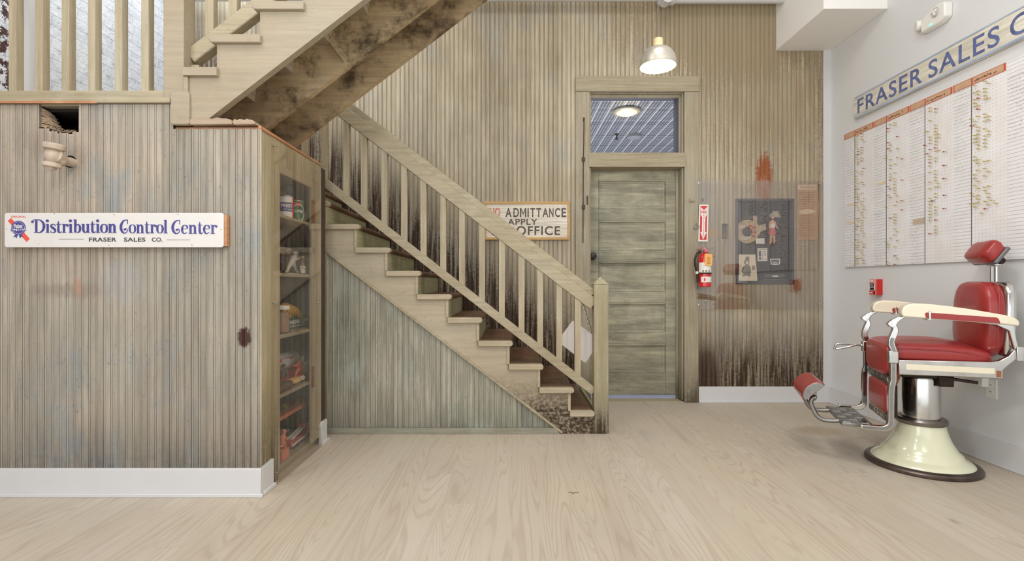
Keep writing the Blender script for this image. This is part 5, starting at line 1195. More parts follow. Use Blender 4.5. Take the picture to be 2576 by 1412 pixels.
band(ez(710.5), ez(696.5), -.95, 1.15, rE+.0008, m_paper, 'lower_label')
band(ez(690), ez(686.5), -1.57, 1.57, rE+.003, m_ink, 'strap')
def cyl(z0): return lambda u, w, d=0: (xc+(rE+.001+d)*math.sin(u/rE), YE-(rE+.001+d)*math.cos(u/rE), z0+w)
lm = MB()
for u in (-.032, -.008, .018): lm.disc((u, .012), .007, cyl(ez(686)), 0, .0004, 12, .009)
for i in range(5): lm.prism([(-.03, .03+.008*i), (.03-.006*(i % 3), .03+.008*i), (.03-.006*(i % 3), .032+.008*i), (-.03, .032+.008*i)], cyl(ez(686)), 0, .0004)
obj('label_print', lm, plain('label_grey', (120,118,116), .6), t, smooth=0)
lm = MB(); lm.disc((-.02, .024), .008, cyl(ez(710.5)), 0, .0005, 12, .014); lm.prism([(-.004, .026), (.042, .026), (.042, .03), (-.004, .03)], cyl(ez(710.5)), 0, .0005); lm.prism([(-.004, .018), (.042, .018), (.042, .0215), (-.004, .0215)], cyl(ez(710.5)), 0, .0005)
obj('label_print', lm, m_er, t, smooth=0)
zv = zs_+.055
obj('valve', MB().lathe([(.018, zv-.01), (.018, zv+.028), (0, zv+.028)], (xc, YE, 0), 18).box((xc-.03, YE-.014, zv+.0), (xc+.02, YE+.014, zv+.026)), m_cast, t, bevel=.002)
obj('gauge', MB().lathe([(.017, 0), (.017, -.012), (.014, -.014), (0, -.014)], (xc+.002, YE-.016, zv+.004), 20, 'y'), plain('gauge_pink', (210,110,116), .4), t)
obj('lever', MB().beam((ex(1768), YE, ez(634.5)), (ex(1799), YE-.01, ez(621.5)), .02, .008), m_cast, t, bevel=.002)
obj('lever', MB().beam((ex(1778), YE, ez(633)), (ex(1798.5), YE-.01, ez(648)), .02, .008), m_cast, t, bevel=.002)
obj('safety_pin', MB().box((ex(1763), YE-.012, ez(632)), (ex(1770), YE+.006, ez(623))), m_er, t, bevel=.003)
hp_ = crom([(ex(1762), YE-.004, ez(634)), (ex(1753), YE-.01, ez(638)), (ex(1747.5), YE-.01, ez(652)), (ex(1748.5), YE-.006, ez(670)), (ex(1753), YE-.004, ez(686)), (ex(1755), YE-.004, ez(702))], 6)
obj('hose', MB().tube(hp_, [.0085]*(len(hp_)-4)+[.0085, .009, .0085, .008], 12), plain('black_rubber', (34,34,36), .4), t)
obj('hose_collar', MB().tube([(ex(1752), YE-.004, ez(683)), (ex(1753.4), YE-.004, ez(689))], .012, 14), m_paper, t)
obj('hose_nozzle', MB().tube([(ex(1754), YE-.004, ez(691)), (ex(1755), YE-.004, ez(711))], [.011, .009], 12), m_ink, t)
tg = MB().prism([(ex(1768), ez(639)), (ex(1783.5), ez(640.5)), (ex(1786), ez(643.5)), (ex(1784), ez(669.5)), (ex(1766.5), ez(668.5)), (ex(1766), ez(642))], front(YE-rE-.006), 0, .0015)
g_ = obj('inspection_tag', tg, plain('tag_orange', (244,182,104), .6, mottle=.02), t)
tp = MB()
for i in range(6): tp.box((ex(1771+(i % 2)), YE-rE-.0083, ez(649.5+3*i)), (ex(1780), YE-rE-.0075, ez(648.5+3*i)))
obj('tag_print', tp, plain('tag_brown', (150,100,50), .7), g_, smooth=0)
obj('wall_bracket', MB().box((ex(1762), YE+rE-.01, ez(730)), (ex(1770), YAc, ez(700))), m_cast, t)
tag(obj('red_plug', MB().box((X_(1764.5, YB), YB-.008, Z_(506, YB)), (X_(1770, YB), YB+.002, Z_(500, YB))), plain('dark_red_plug', (110,40,34), .6), bevel=.002), 'tiny dark red peg above the extinguisher sign', 'peg')
hb = MB().box((HX0+.004, YB+.06, HZ0+.002), (HX1-.004, YB+.085, HZ0+.05)).box((HX0+.002, YB+.05, HZ0+.055), (HX1-.002, YB+.085, HZ0+.066))
tag(obj('outlet_box', hb, m_rust), 'rusty wiring bits inside the small square cut-out', 'wiring box')
# white octagonal tag on a chain
YT = 3.69; tx = lambda p: X_(p, YT); tz_ = lambda v: Z_(v, YT)
t = thing('hanging_plate', 'blank white cut-corner metal plate hanging on a chain behind the balusters', 'plate', (tx(1455), YT, tz_(860)))
pg_ = [(1414, 842), (1439, 808), (1445, 807.5), (1491, 843), (1492, 884), (1475, 911), (1470, 912.5), (1414, 868)]
obj('plate', MB().prism([(tx(p), tz_(v)) for p, v in pg_], front(YT), 0, .003), plain('plate_white', (236,228,222), .4, mottle=.01), t, bevel=.001)
ch = MB(); c0 = Vector((tx(1467), YT-.01, tz_(766))); c1 = Vector((tx(1489.5), YT-.004, tz_(842)))
n = 13; sagc = [c0.lerp(c1, i/n)+Vector((0, 0, -.0)) for i in range(n+1)]
for i in range(n):
    a_, b_ = sagc[i], sagc[i+1]; md = (a_+b_)/2; dr_ = (b_-a_).normalized(); sd_ = dr_.cross(Vector((0, 1, 0))) if i % 2 else Vector((0, 1, 0)); ln_ = (b_-a_).length*.62
    ch.tube([tuple(md+dr_*(ln_*math.cos(q))+sd_*(.006*math.sin(q))) for q in [2*math.pi*k/12 for k in range(13)]], .0016, 5, cap=False)
obj('chain', ch, m_chrome, t)
# ------------------------------------------------------------------ grey wall: pegboard
XP = XR-.018
mp_ = rightwall(XP)                      # u = -Y
PZ0, PZ1 = 1.191, 2.312; HDR = .045; PIT = .0216
PST = [4.279, 3.929, 3.574, 3.225, 2.875, 2.525, 2.30]; NW = .128
def peg_material():
    t = NT('pegboard_face'); x, y, z = t.sep(t.pos())
    fine = t.noise(t.pos(), 8, 4, .6)
    c = t.mix(t.rng(fine, .3, .7), lin((238,237,238)), lin((230,228,228)))
    wv = None; pk = None
    inp = 0.0; inn_ = 0.0
    for i in range(len(PST)-1):
        a = PST[i]; b = PST[i+1]
        m1 = t.ma('MULTIPLY', t.ma('LESS_THAN', y, a), t.ma('GREATER_THAN', y, a-NW if i < 5 else b))
        m2 = t.ma('MULTIPLY', t.ma('LESS_THAN', y, a-NW-.004), t.ma('GREATER_THAN', y, b+.004))
        inn_ = t.ma('MAXIMUM', inn_, m1)
        if i < 5: inp = t.ma('MAXIMUM', inp, m2)
    fz_ = t.ma('FRACT', t.ma('DIVIDE', t.ma('SUBTRACT', z, PZ0), PIT))
    ln = t.ma('MULTIPLY', t.rng(t.ma('ABSOLUTE', t.ma('SUBTRACT', fz_, .5)), .06, .03), inn_)
    c = t.mix(t.ma('MULTIPLY', ln, .75), c, lin((120,114,112)))
    fy_ = t.ma('FRACT', t.ma('DIVIDE', t.ma('SUBTRACT', 4.147, y), .0222))
    dx = t.ma('POWER', t.ma('SUBTRACT', fy_, .5), 2.0); dz = t.ma('POWER', t.ma('SUBTRACT', fz_, .5), 2.0)
    dot = t.ma('MULTIPLY', t.rng(t.ma('SQRT', t.ma('ADD', dx, dz)), .11, .075), inp)
    c = t.mix(t.ma('MULTIPLY', dot, .8), c, lin((110,96,90)))
    # aged smudge round the peg columns
    sm = t.ma('MULTIPLY', t.rng(t.noise(t.pos(), 5, 3), .45, .65), inp)
    c = t.mix(t.ma('MULTIPLY', sm, .2), c, lin((226,208,194)))
    return t.done(c, .55, 0, .3)
m_peg = peg_material()
pb = thing('pegboard', 'big white tally pegboard with ruled name columns and tan header strips on the grey wall', 'pegboard', (XP, 3.3, PZ0))
random.seed(11)
m_hdr = plain('header_tan', (200,164,132), .6, mottle=.12, mscale=20); m_hred = plain('header_red', (196,92,76), .6); m_pen = plain('pencil_writing', (176,172,170), .8); m_pend = plain('dark_pen_writing', (110,108,110), .8)
m_hink = plain('header_ink', (120,72,52), .7)
for i in range(len(PST)-1):
    a, b = PST[i], PST[i+1]; nm_end = a-NW if i < 5 else b
    obj('peg_panel', MB().box((XP, b+.0004, PZ0), (XR-.0005, a-.0004, PZ1-(0 if i < 5 else .0))), m_peg, pb)
    if i < 5:
        obj('divider', MB().box((XP-.0025, nm_end-.0035, PZ0), (XP+.001, nm_end, PZ1-HDR)), plain('divider_grey', (96,92,90), .5), pb)
    if i < 4:
        hd = obj('header_strip', MB().box((XP-.003, b+.004, PZ1-HDR), (XP+.002, nm_end-.002, PZ1)).box((XP-.003, nm_end+.002, PZ1-HDR), (XP+.002, a-.002, PZ1)), m_hdr, pb, bevel=.001)
        rd = MB().box((XP-.0036, b+.004, PZ1-HDR+.003), (XP-.002, b+.016, PZ1-.003)).box((XP-.0036, nm_end-.012, PZ1-HDR+.003), (XP-.002, nm_end-.002, PZ1-.003)).box((XP-.0036, a-.012, PZ1-HDR+.003), (XP-.002, a-.004, PZ1-.003)).box((XP-.0036, b+.004, PZ1-HDR), (XP-.002, a-.002, PZ1-HDR+.003)).box((XP-.0036, b+.004, PZ1-.003), (XP-.002, a-.002, PZ1))
        obj('red_edge', rd, m_hred, hd, smooth=0)
        ink = MB(); y0 = nm_end-.02
        while y0 > b+.06:
            w_ = random.uniform(.004, .010); zz0_ = PZ1-HDR+random.uniform(.010, .018)
            ink.box((XP-.0034, y0-w_, zz0_), (XP-.003, y0, zz0_+random.uniform(.006, .014))); y0 -= w_+.003+(random.random() < .15)*.012
        obj('header_print', ink, m_hink, hd, smooth=0)
    rows = {0: 50, 1: 50, 2: 50, 3: 24, 4: 18, 5: 0}[i]
    hw, hw2 = MB(), MB()
    for r_ in range(rows):
        if random.random() < .06: continue
        z_ = PZ1-HDR-.013-PIT*(r_+.2)-(.02 if i == 4 else 0); y0 = a-.006-random.uniform(0, .008); L_ = random.uniform(.45, .92)*NW
        pts = []; s_ = y0
        while s_ > y0-L_:
            pts.append((-s_, z_+random.choice((0, .004, .007, .003, .011 if random.random() < .2 else .005)))); s_ -= random.uniform(.0022, .0042)
            if random.random() < .12 and len(pts) > 2:
                (hw2 if r_ % 9 == 4 else hw).ribbon(pts, .0011, mp_, .0004, .0008); pts = []; s_ -= .006
        if len(pts) > 2: (hw2 if r_ % 9 == 4 or i == 4 else hw).ribbon(pts, .0011, mp_, .0004, .0008)
    if hw.v: tag(obj('handwriting', hw, m_pen, pb, smooth=0), None, kind='stuff')
    if hw2.v: tag(obj('handwriting', hw2, m_pend, pb, smooth=0), None, kind='stuff')
def ypix(px): return YX(px, XP)
def zpix(px, v): return Z_(v, ypix(px))
for q, rgb in (([(2296.5, 552), (2327, 547), (2327, 562), (2296.5, 566)], (196,178,158)), ([(2206, 460), (2232, 455), (2232, 461), (2206, 466)], (220,206,172)), ([(2131, 557), (2152, 555), (2152, 562), (2131, 563.5)], (222,208,182)), ([(2131, 514), (2152, 511), (2152, 516), (2131, 519)], (224,210,186))):
    obj('pasted_slip', MB().prism([(-ypix(p), zpix(p, v)) for p, v in q], mp_, .0002, .0012), plain('slip_%d' % rgb[2], rgb, .7), pb, smooth=0)
# golf tees
m_ty = plain('tee_yellow', (184,164,80), .5, mottle=.2, mscale=60); m_tr = plain('tee_red', (164,40,56), .45); m_tb = plain('tee_blue', (70,60,120), .45)
def tee_mesh(m_):
    mb = MB().lathe([(.0012, .002), (.0016, -.006), (.0020, -.016), (.0042, -.021), (.0047, -.0235), (.003, -.0235), (0, -.022)], (0, 0, 0), 10, 'x')
    o = obj('golf_tee', mb, m_, smooth=40); me = o.data; bpy.data.objects.remove(o); return me
TM = {'yellow': tee_mesh(m_ty), 'red': tee_mesh(m_tr), 'dark blue': tee_mesh(m_tb)}
WHERE = ['first peg column, nearest the corner', 'second peg column from the corner', 'third peg column from the corner', 'fourth peg column, nearest the chair headrest']
def put_tee(i, c, r_, col):
    y = PST[i]-NW-.0222*(c+.5)-.006; z = PZ1-HDR-PIT*(r_+.75)
    o = bpy.data.objects.new('golf_tee', TM[col]); COL.objects.link(o); o.location = (XP, y, z)
    o.rotation_euler = (0, random.uniform(-.06, .06), random.uniform(-.1, .1))
    tag(o, '%s golf tee stuck in the pegboard, in the %s' % (col, WHERE[i]), 'golf tee', '%s golf tees in the %s' % (col, WHERE[i]))
random.seed(21)
def rc(p=.13): return 'red' if random.random() < p else 'yellow'
cnt = 0
for r_ in range(49):
    for c_ in ([1, 2] if random.random() < .45 else [random.choice((1, 2))]):
        if random.random() < .88 and r_ not in (12, 30): put_tee(0, c_, r_, rc(.2))
    if random.random() < .85 and r_ != 12: put_tee(0, random.choice((4, 4, 5)), r_, rc(.12))
for r_ in range(1, 50):
    if random.random() < .40: put_tee(1, random.choice((2, 2, 1)), r_, rc(.2))
    if random.random() < .66: put_tee(1, random.choice((4, 4, 4, 5)), r_, rc(.07))
    if random.random() < .08: put_tee(1, 0, r_, 'yellow')
for r_ in (14, 21, 28, 31): put_tee(1, 7, r_, 'red')
for r_ in range(1, 42):
    if r_ in (4, 20, 27, 37): continue
    if random.random() < .72: put_tee(2, 2, r_, rc(.14))
    if random.random() < .74 and r_ < 41: put_tee(2, 4, r_, rc(.06))
    if random.random() < .14: put_tee(2, 5, r_, rc(.4))
for r_ in (16, 20, 24, 29, 33): put_tee(2, 7, r_, 'red')
put_tee(2, 3, 30, 'dark blue'); put_tee(2, 1, 8, 'yellow'); put_tee(2, 0, 12, 'red'); put_tee(2, 1, 15, 'red')
for r_ in range(0, 35):
    if 18 < r_ < 20 or 22 < r_ < 24: continue
    for c_ in ((1, 2) if random.random() < .40 else ((2,) if random.random() < .6 else (1,))):
        if random.random() < .85: put_tee(3, c_, r_, rc(.03))
    for c_ in ((4, 5) if random.random() < .22 else ((4,) if random.random() < .7 else (5,))):
        if random.random() < .8: put_tee(3, c_, r_, rc(.03))
for c_, r_, k in ((0, 30, 'yellow'), (0, 33, 'yellow'), (6, 33, 'yellow'), (7, 34, 'yellow'), (4, 35, 'red'), (3, 36, 'yellow'), (0, 9, 'yellow'), (0, 11, 'red')): put_tee(3, c_, r_, k)
# big FRASER SALES sign
XG = XR-.03; mg = rightwall(XG)
t = thing('company_sign', 'long weathered cream board lettered Fraser Sales Co. with pale blue edges above the pegboard', 'sign', (XG, 3.3, 2.49))
m_sb = wood('weathered_cream_board', (226,221,206), (212,204,186), (220,220,214), dirt=(120,104,82), grain='y', streak=1.6, scuff=.8)
g0, g1 = -4.146, -2.47
obj('board', MB().prism(rrect(g0, g1, 2.398, 2.574, .02), mg, 0, -.026), m_sb, t, bevel=.002)
m_edge = wood('pale_blue_edge', (158,176,206), (176,190,208), (190,190,186), dirt=(100,96,92), grain='y', streak=1.4, scuff=.9)
ed = MB().prism([(g0+.02, 2.574), (g1-.02, 2.574), (g1-.02, 2.566), (g0+.02, 2.564)], mg, .0, .004).prism([(g0+.015, 2.398), (g1-.015, 2.398), (g1-.015, 2.412), (g0+.015, 2.41)], mg, 0, .004)
obj('blue_edge', ed, m_edge, t)
lt = text_mb('FRASER', mg, -4.100, -3.455, 2.428, 2.546, .001, .012, spacing=1.12)
text_mb('SALES', mg, -3.402, -2.905, 2.428, 2.546, .001, .012, lt, spacing=1.12)
text_mb('CO.', mg, -2.845, -2.56, 2.428, 2.546, .001, .012, lt, spacing=1.12)
obj('lettering', lt, m_blue, t, smooth=0)
# emergency light
XEm = XR
t = thing('emergency_light', 'white twin head emergency light with green indicator high on the grey wall', 'emergency light', (XR, 3.36, 2.83))
m_pl = plain('white_plastic_fitting', (232,230,224), .4, mottle=.01)
bp = [(-3.44, 2.752), (-3.29, 2.752), (-3.245, 2.775), (-3.245, 2.865), (-3.30, 2.882), (-3.36, 2.875), (-3.44, 2.835)]
obj('housing', MB().prism(bp, rightwall(XR), 0, .055), m_pl, t, bevel=.01, seg=3)
obj('lamp_head', MB().lathe([(.0, -.066), (.028, -.064), (.032, -.058), (.032, -.03)], (XR, 3.315, 2.832), 24, 'x'), plain('lens_grey', (190,186,184), .3), t)
q = obj('led', MB().lathe([(0, -.069), (.009, -.067), (.010, -.064)], (XR, 3.305, 2.840), 12, 'x').lathe([(0, -.069), (.009, -.067), (.010, -.064)], (XR, 3.325, 2.840), 12, 'x').lathe([(0, -.069), (.009, -.067), (.010, -.064)], (XR, 3.315, 2.822), 12, 'x'), m_paper, t)
obj('lamp_head', MB().lathe([(.024, -.0), (.034, -.03), (.036, -.05), (.03, -.054), (0, -.05)], (XR-.01, 3.452, 2.822), 24, 'x', mat=Matrix.Rotation(-.5, 3, 'Z')), m_pl, t)
obj('indicator', MB().box((XR-.058, 3.345, 2.768), (XR-.054, 3.362, 2.774)), glow('green_led', (60,255,150), 5), t)
# fire alarm pull station
t = thing('fire_alarm', 'red Fire alarm pull box with white lettering on the grey wall', 'fire alarm', (XR, 3.9, 1.025))
XA2 = XR-.052; ma2 = rightwall(XA2); ya_, yb_2 = -3.937, -3.862; z0_, z1_ = .965, 1.088
obj('housing', MB().prism(rrect(ya_, yb_2, z0_, z1_, .004), ma2, 0, -.052), m_redp, t, bevel=.003)
obj('white_rim', MB().ribbon([(ya_+.002, z0_+.002), (yb_2-.002, z0_+.002), (yb_2-.002, z1_-.002), (ya_+.002, z1_-.002)], .003, ma2, .0, .001, closed=True), m_paper, t)
obj('lettering', text_mb('FIRE', ma2, ya_+.008, yb_2-.008, 1.062, 1.082, .001, .02), m_paper, t, smooth=0)
obj('lettering', text_mb('PULL', ma2, ya_+.026, yb_2-.024, 1.038, 1.047, .0008, .01, None, .004), m_paper, t, smooth=0)
obj('pull_handle', MB().prism([(ya_+.014, 1.055), (yb_2-.014, 1.055), (yb_2-.014, 1.008), ((ya_+yb_2)/2, 1.0), (ya_+.014, 1.008)], ma2, .0, .004), m_ink, t)
obj('handle_outline', MB().ribbon([(ya_+.013, 1.056), (yb_2-.013, 1.056), (yb_2-.013, 1.007), ((ya_+yb_2)/2, .998), (ya_+.013, 1.007)], .003, ma2, 0, .005, closed=True).box((XA2-.005, -(yb_2-.018), 1.024), (XA2-.003, -(ya_+.018), 1.030)), m_paper, t)
obj('lettering', text_mb('RESET', ma2, ya_+.008, ya_+.042, .978, .988, .0008, .02), m_paper, t, smooth=0)
obj('key_lock', MB().disc((yb_2-.018, .982), .008, ma2, 0, .003, 16), m_ink, t)
# wall outlet with adapter
t = thing('wall_outlet', 'white wall outlet with a plugged adapter under the barber chair seat', 'outlet', (XR, 3.0, .44))
yo = 2.985; zo_ = .435
obj('plate', MB().prism(rrect(-yo-.036, -yo+.036, zo_-.058, zo_+.058, .004), rightwall(XR), 0, .006), m_pl, t, bevel=.002)
for dz_ in (-.02, .02): obj('socket', MB().disc((-yo, zo_+dz_), .016, rightwall(XR), .006, .008, 18), m_paper, t)
sl = MB()
for dz_ in (-.02, .02):
    for dy_ in (-.005, .005): sl.box((XR-.0088, yo+dy_-.001, zo_+dz_-.003), (XR-.008, yo+dy_+.001, zo_+dz_+.006))
obj('socket_slot', sl, m_ink, t)
obj('plug_adapter', MB().box((XR-.05, yo+.005, zo_+.005), (XR-.008, yo+.065, zo_+.06)), m_pl, t, bevel=.006)
# pencil mark on the floor
fl = MB().ribbon([(X_(1430, 2.55), Y_) for Y_ in (2.55,)]*1+[(X_(1438, 2.55), 2.555), (X_(1442, 2.54), 2.53), (X_(1445, 2.55), 2.55), (X_(1455, 2.55), 2.545)], .004, lambda u, w, d=0: (u, w, d), .0, .0012)
tag(obj('floor_scratch', fl, m_ink, smooth=0), 'small dark scribble of wire lying on the pale floor in front of the stairs', 'wire scrap')
# ------------------------------------------------------------------ barber chair (local axes: x forward, y towards the viewer's side, z up)
CH = thing('barber_chair', 'antique barber chair in red leather with cream arms and chrome frame, in the right corner', 'barber chair', (2.385, 2.951, 0), math.atan2(.363, -.932))
def cp_(name, mb, m_, parent=None, **k): return obj(name, mb, m_, parent or CH, local=True, **k)
side = lambda l: (lambda u, w, d=0: (u, l+d, w))       # drawing plane: u forward, w up, d towards the viewer
ped = cp_('pedestal', MB().lathe([(.243, .030), (.240, .036), (.225, .048), (.205, .060), (.197, .066), (.190, .082), (.178, .094), (.168, .104), (.158, .122), (.142, .150), (.130, .180), (.120, .212), (.113, .240), (.112, .252)], (0, 0, 0), 64), m_creamg, smooth=40)
cp_('floor_ring', MB().lathe([(.268, .0), (.274, .006), (.274, .018), (.268, .026), (.256, .032), (.243, .032), (.240, .020)], (0, 0, 0), 72), plain('worn_dark_steel', (98,86,80), .35, .8, mottle=.35, mscale=14), smooth=35)
cp_('collar_ring', MB().lathe([(.100, .244), (.117, .244), (.124, .252), (.125, .266), (.118, .276), (.104, .278), (.096, .274)], (0, 0, 0), 56), plain('worn_steel', (130,122,116), .32, .9, mottle=.25, mscale=14), smooth=35)
cp_('piston_column', MB().lathe([(.090, .262), (.090, .50), (.084, .52), (0, .52)], (0, 0, 0), 56), m_chrome, smooth=35)
mech = cp_('pump_mechanism', MB().box((-.10, -.09, .515), (.12, .09, .552)).lathe([(.035, -.075), (.035, .075)], (-.075, 0, .505), 20, 'y').box((-.12, .02, .475), (-.05, .10, .54)).box((.13, -.07, .50), (.19, .07, .55)), m_darkmetal, bevel=.006)
cp_('pump_lever', MB().beam((-.05, .09, .528), (-.205, .15, .516), .016, .016), m_darkmetal, mech, bevel=.003)
cp_('brace', MB().beam((.135, .10, .545), (.185, .10, .40), .03, .022).beam((.135, -.10, .545), (.185, -.10, .40), .03, .022), m_rust)
# seat frame: chrome sides and front rail
for s, nm in ((1, ''), (-1, '')):
    yo_ = s*.232
    pf = [(.178, .633), (.178, .552), (-.268, .560), (-.270, .605), (-.300, .640), (-.332, .672), (-.338, .712), (-.318, .716), (-.292, .676), (-.252, .650), (-.215, .644)]
    fr_ = cp_('side_frame', MB().prism(pf, side(yo_-.014), 0, .028), m_chrome, bevel=.004)
    cp_('cream_strip', MB().box((-.235, yo_+s*.0135, .581), (.146, yo_+s*.017, .612)), m_cream, fr_, bevel=.002)
    cp_('rust_patch', MB().box((-.262, yo_+s*.0138, .566), (-.242, yo_+s*.0148, .60)), m_rust, fr_)
cp_('seat_pan', MB().box((-.262, -.22, .562), (.176, .22, .63)), m_darkmetal, bevel=.004)
def crown(x, y, z):
    zz_ = z+(.020*(1-(y/.23)**2)*max(0, 1-(x/.26)**2) if z > 0 else 0)
    if x < -.05 and z > 0: zz_ -= .035*((-.05-x)/.19)**1.3
    return (x, y, zz_)
seat = cp_('seat_cushion', MB().sq((-.022, 0, .672), (.238, .216, .052), .34, .24, 64, 24, crown), m_red, smooth=60)
pip = [(.214, .214), (-.24, .214)]
for e_ in (1, -1): cp_('seat_piping', MB().tube([(.205, e_*.213, .690), (.1, e_*.2175, .694), (-.05, e_*.2175, .692), (-.15, e_*.216, .680), (-.23, e_*.208, .658)], .004, 8), m_red, seat)
def apr(x, y, z): return (x+.012*(1-(y/.2)**2)-.10*0, y, z)
cp_('front_apron', MB().sq((.186, 0, .622), (.040, .198, .092), .42, .25, 40, 20, apr), m_red, smooth=60)
# name plates and leg pad between the front posts
m_plate = plain('nickel_plate_dark', (104,104,102), .4, .9, mottle=.2, mscale=40)
p1 = cp_('name_plate', MB().box((.196, -.205, .482), (.208, .205, .534)), m_plate, bevel=.003)
fplane = lambda u, w, d=0: (.208+d, u, w)
cp_('plate_edge', MB().ribbon([(-.203, .484), (.203, .484), (.203, .532), (-.203, .532)], .005, fplane, 0, .002, closed=True), m_chrome, p1)
cp_('raised_lettering', text_mb('ST.LOUIS.U.S.A.', fplane, -.185, .185, .493, .523, .002, .02), m_chrome, p1, smooth=0)
lp = lambda x, y, z: (x+.010*(1-(y/.16)**2)*(1-(z/.09)**2), y, z)
cp_('leg_pad', MB().sq((.194, 0, .395), (.026, .165, .088), .3, .16, 48, 18, lp), m_red, smooth=60)
cp_('leg_pad_back', MB().box((.168, -.195, .30), (.186, .195, .482)), m_darkmetal, bevel=.004)
p2 = cp_('name_plate', MB().box((.192, -.205, .262), (.204, .205, .304)), m_plate, bevel=.003)
fplane2 = lambda u, w, d=0: (.204+d, u, w)
cp_('raised_lettering', text_mb('KOKEN', fplane2, -.10, .10, .271, .295, .002, .02), m_chrome, p2, smooth=0)
cp_('plate_edge', MB().ribbon([(-.203, .264), (.203, .264), (.203, .302), (-.203, .302)], .005, fplane2, 0, .002, closed=True), m_chrome, p2)
# front posts, brackets, clamps
postp = [(.205, .828), (.199, .800), (.206, .772), (.217, .738), (.215, .712), (.206, .685), (.208, .64), (.208, .56), (.208, .525), (.2125, .500), (.217, .47), (.218, .40), (.218, .34), (.219, .300), (.224, .272), (.240, .256), (.262, .251), (.30, .2505), (.362, .2505)]
postw = [.018, .028, .032, .030, .032, .030, .030, .029, .029, .030, .030, .029, .028, .029, .031, .031, .028, .026, .024]
for s in (1, -1):
    l0 = .248 if s > 0 else -.262
    q = crom([(a, b, w) for (a, b), w in zip(postp, postw)], 4)
    po_ = cp_('front_post', MB().ribbon([(a, b) for a, b, w in q], [w for a, b, w in q], side(l0), -.009, .022), m_chrome, bevel=.004)
    cp_('post_inlay', MB().ribbon([(a, b) for a, b, w in q[10:-1]], [w*.55 for a, b, w in q[10:-1]], side(l0+(.022 if s > 0 else -.009)), 0, .0012 if s > 0 else -.0012), m_cast, po_)
    cp_('clamp', MB().box((.186, l0-.014, .615), (.232, l0+.028, .684)), m_chrome, bevel=.006)
    bk_ = [(.238, .832), (.226, .816), (.206, .806), (.196, .820), (.186, .842), (.165, .862), (.150, .868), (.150, .878), (.186, .872), (.216, .854)]
    b_ = cp_('arm_bracket', MB().prism(bk_, side(l0), -.010, .022), m_chrome, bevel=.004)
    cp_('bracket_bolt', MB().disc((.210, .826), .010, side(l0+(.022 if s > 0 else -.010)), 0, .003 if s > 0 else -.003, 16), m_chrome, b_)
# arm rests
arm = [(.168, .872), (.178, .884), (.178, .906), (.170, .926), (.152, .940), (.122, .947), (.06, .945), (-.03, .934), (-.12, .920), (-.21, .902), (-.26, .892), (-.295, .880), (-.313, .866), (-.317, .842), (-.308, .838), (-.24, .846), (.06, .866)]
red_ = [(.072, .870), (.078, .890), (.072, .900), (-.222, .880), (-.232, .872), (-.238, .850), (-.236, .849)]
for s in (1, -1):
    l0 = .262 if s > 0 else -.258
    a_ = cp_('arm_rest', MB().prism(arm, side(l0), -.033, .033), m_cream, bevel=.012, seg=4, smooth=50)
    for e in (1, -1): cp_('arm_pad', MB().prism(red_, side(l0+e*.0305), -.004, .004), m_red, a_, bevel=.002)
    cp_('ash_clip', MB().box((.052, l0+.033, .862), (.062, l0+.040, .908)).box((.048, l0-.03, .858), (.068, l0+.040, .864)), m_chrome, a_, bevel=.002)
    cp_('arm_hinge', MB().prism([(-.10, .862), (-.18, .853), (-.30, .842), (-.314, .838), (-.316, .80), (-.322, .760), (-.330, .720), (-.312, .712), (-.302, .76), (-.290, .81), (-.24, .838), (-.17, .846)], side(l0-s*.02), -.012, .012), m_chrome, bevel=.004)
    cp_('hinge_block', MB().box((-.350, l0-s*.02-.016, .655), (-.318, l0-s*.02+.016, .73)), m_chrome, bevel=.004)
# back rest
def backf(x, y, z):      # leaning cushion, thicker low, narrower high
    k = z/.21
    return (x+.018*(1-(y/.21)**2)*(1-k*k*.6) if x > 0 else x, y*(1-.05*max(0, k)-.02*max(0, -k)), z)
LEAN = Matrix.Rotation(-.03, 3, 'Y')
bq = MB().sq((0, 0, 0), (.052, .210, .207), .52, .44, 64, 36, backf)
bq.v = [tuple(LEAN @ Vector(v)+Vector((-.262, 0, .858))) for v in bq.v]
bc = cp_('back_cushion', bq, m_red, smooth=60)
def shellp(ins): return [(y*(1-ins), z) for y, z in [(-.205, .665), (-.212, .85), (-.206, 1.0), (-.185, 1.045), (-.14, 1.062), (0, 1.066), (.14, 1.062), (.185, 1.045), (.206, 1.0), (.212, .85), (.205, .665)]]
bplane = lambda u, w, d=0: (-.345+d+(.0 if w < .85 else 0), u, w)
cp_('back_shell', MB().prism(shellp(0), lambda u, w, d=0: (-.300+d-(w-.86)*.03, u, w), -.045, .004), m_chrome, bevel=.018, seg=3, smooth=40)
cp_('back_piping', MB().tube([(-.268-(z-.86)*.03, y*.975, z-.006) for y, z in crom(shellp(0), 4) if z > .70], .004, 8), m_red, bc)
# head rest
for y_ in (-.022, .022): cp_('head_post', MB().tube([(-.334, y_, 1.03), (-.334, y_, 1.165)], .010, 14), m_chrome)
hc = cp_('head_clamp', MB().box((-.352, -.042, 1.150), (-.316, .042, 1.172)), m_chrome, bevel=.006)
cp_('clamp_knob', MB().lathe([(.016, .036), (.02, .045), (.016, .056), (0, .058)], (-.345, 0, 1.18), 16, 'y').box((-.36, -.02, 1.165), (-.32, .02, 1.195)), m_darkmetal, hc)
HL = Matrix.Rotation(-.60, 3, 'Y'); HC = Vector((-.285, 0, 1.228))
def hf(x, y, z):
    return (x*(1.0-.10*(y/.125)**2), y, z+.012*(abs(y)/.125)**2*(1 if x > 0 else 0))
hq = MB().sq((0, 0, 0), (.042, .128, .060), .5, .4, 48, 24, hf)
hq.v = [tuple(HL @ Vector(v)+HC) for v in hq.v]
hcu = cp_('head_cushion', hq, m_red, smooth=60)
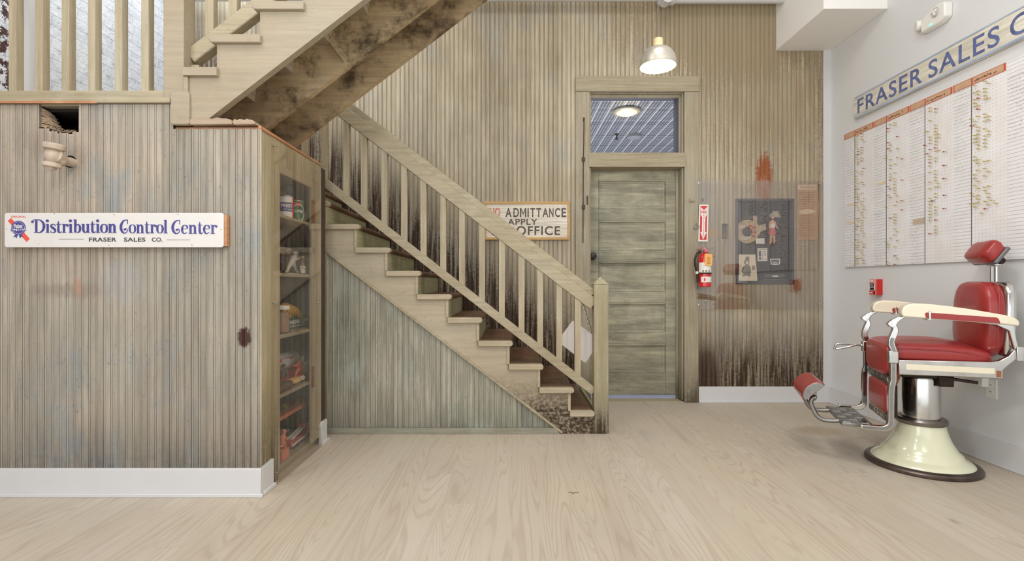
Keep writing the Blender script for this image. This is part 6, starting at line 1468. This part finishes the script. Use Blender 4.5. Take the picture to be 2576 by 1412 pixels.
hb_ = MB().box((-.052, -.124, -.052), (-.030, .124, .054)); hb_.v = [tuple(HL @ Vector(v)+HC) for v in hb_.v]
cp_('head_shell', hb_, plain('grey_head_shell', (110,110,112), .45, .4, mottle=.15), hcu, bevel=.008)
# foot rest
fp_ = cp_('foot_plate', MB().box((.285, -.215, .236), (.440, .215, .254)), m_cast, bevel=.003)
rb = MB()
for i in range(3):
    for j in range(6):
        x0, y0 = .300+i*.045, -.200+j*.067
        for k in range(6):
            if (i+j) % 2: rb.box((x0, y0+.004+k*.0095, .254), (x0+.038, y0+.008+k*.0095, .2575))
            else: rb.box((x0+.002+k*.0062, y0+.003, .254), (x0+.0045+k*.0062, y0+.058, .2575))
cp_('tread_rib', rb, m_chrome, fp_)
for s in (1, -1):
    y_ = s*.135
    ar = crom([(.435, y_, .244), (.475, y_, .240), (.520, y_*.99, .243), (.550, y_*.97, .262), (.566, y_*.95, .292), (.578, y_*.93, .322), (.580, y_*.92, .346), (.568, y_*.92, .368), (.552, y_*.92, .366)], 5)
    cp_('foot_arm', MB().tube(ar, [.013]*(len(ar)-6)+[.014, .016, .017, .017, .016, .014], 14), m_cast)
pad = []
for i in range(15):
    th = math.pi*i/14; cc_, ss_ = math.cos(th), math.sin(th)
    pad.append((.566+.075*cc_*.717+.058*ss_**.8*.70, .404-.075*cc_*.697+.058*ss_**.8*.716))
PADR = lambda u, w, d=0: (u, d, w)
def padm(mb, y0, y1, sc=1.0):
    c = (.582, .420)
    mb.prism([(c[0]+(a-c[0])*sc, c[1]+(b-c[1])*sc) for a, b in pad], PADR, y0, y1)
    return mb
fpad = cp_('foot_pad', padm(MB(), -.172, .172), m_red, bevel=.008, seg=3, smooth=40)
for s in (1, -1): cp_('pad_end_cap', padm(MB(), s*.171, s*.178, .93), m_cast, fpad, bevel=.003)
cp_('pad_back_plate', MB().beam((.562, -.17, .400), (.562, .17, .400), .012, .012), m_cast, fpad)
# recline handle loop in front of the far post
lo = [(.205, -.30, .648), (.262, -.30, .650), (.30, -.30, .654), (.355, -.30, .654), (.366, -.30, .648), (.378, -.30, .618), (.366, -.30, .618), (.30, -.30, .634), (.262, -.30, .648)]
cp_('recline_handle', MB().tube(lo, .0065, 10), m_chrome)
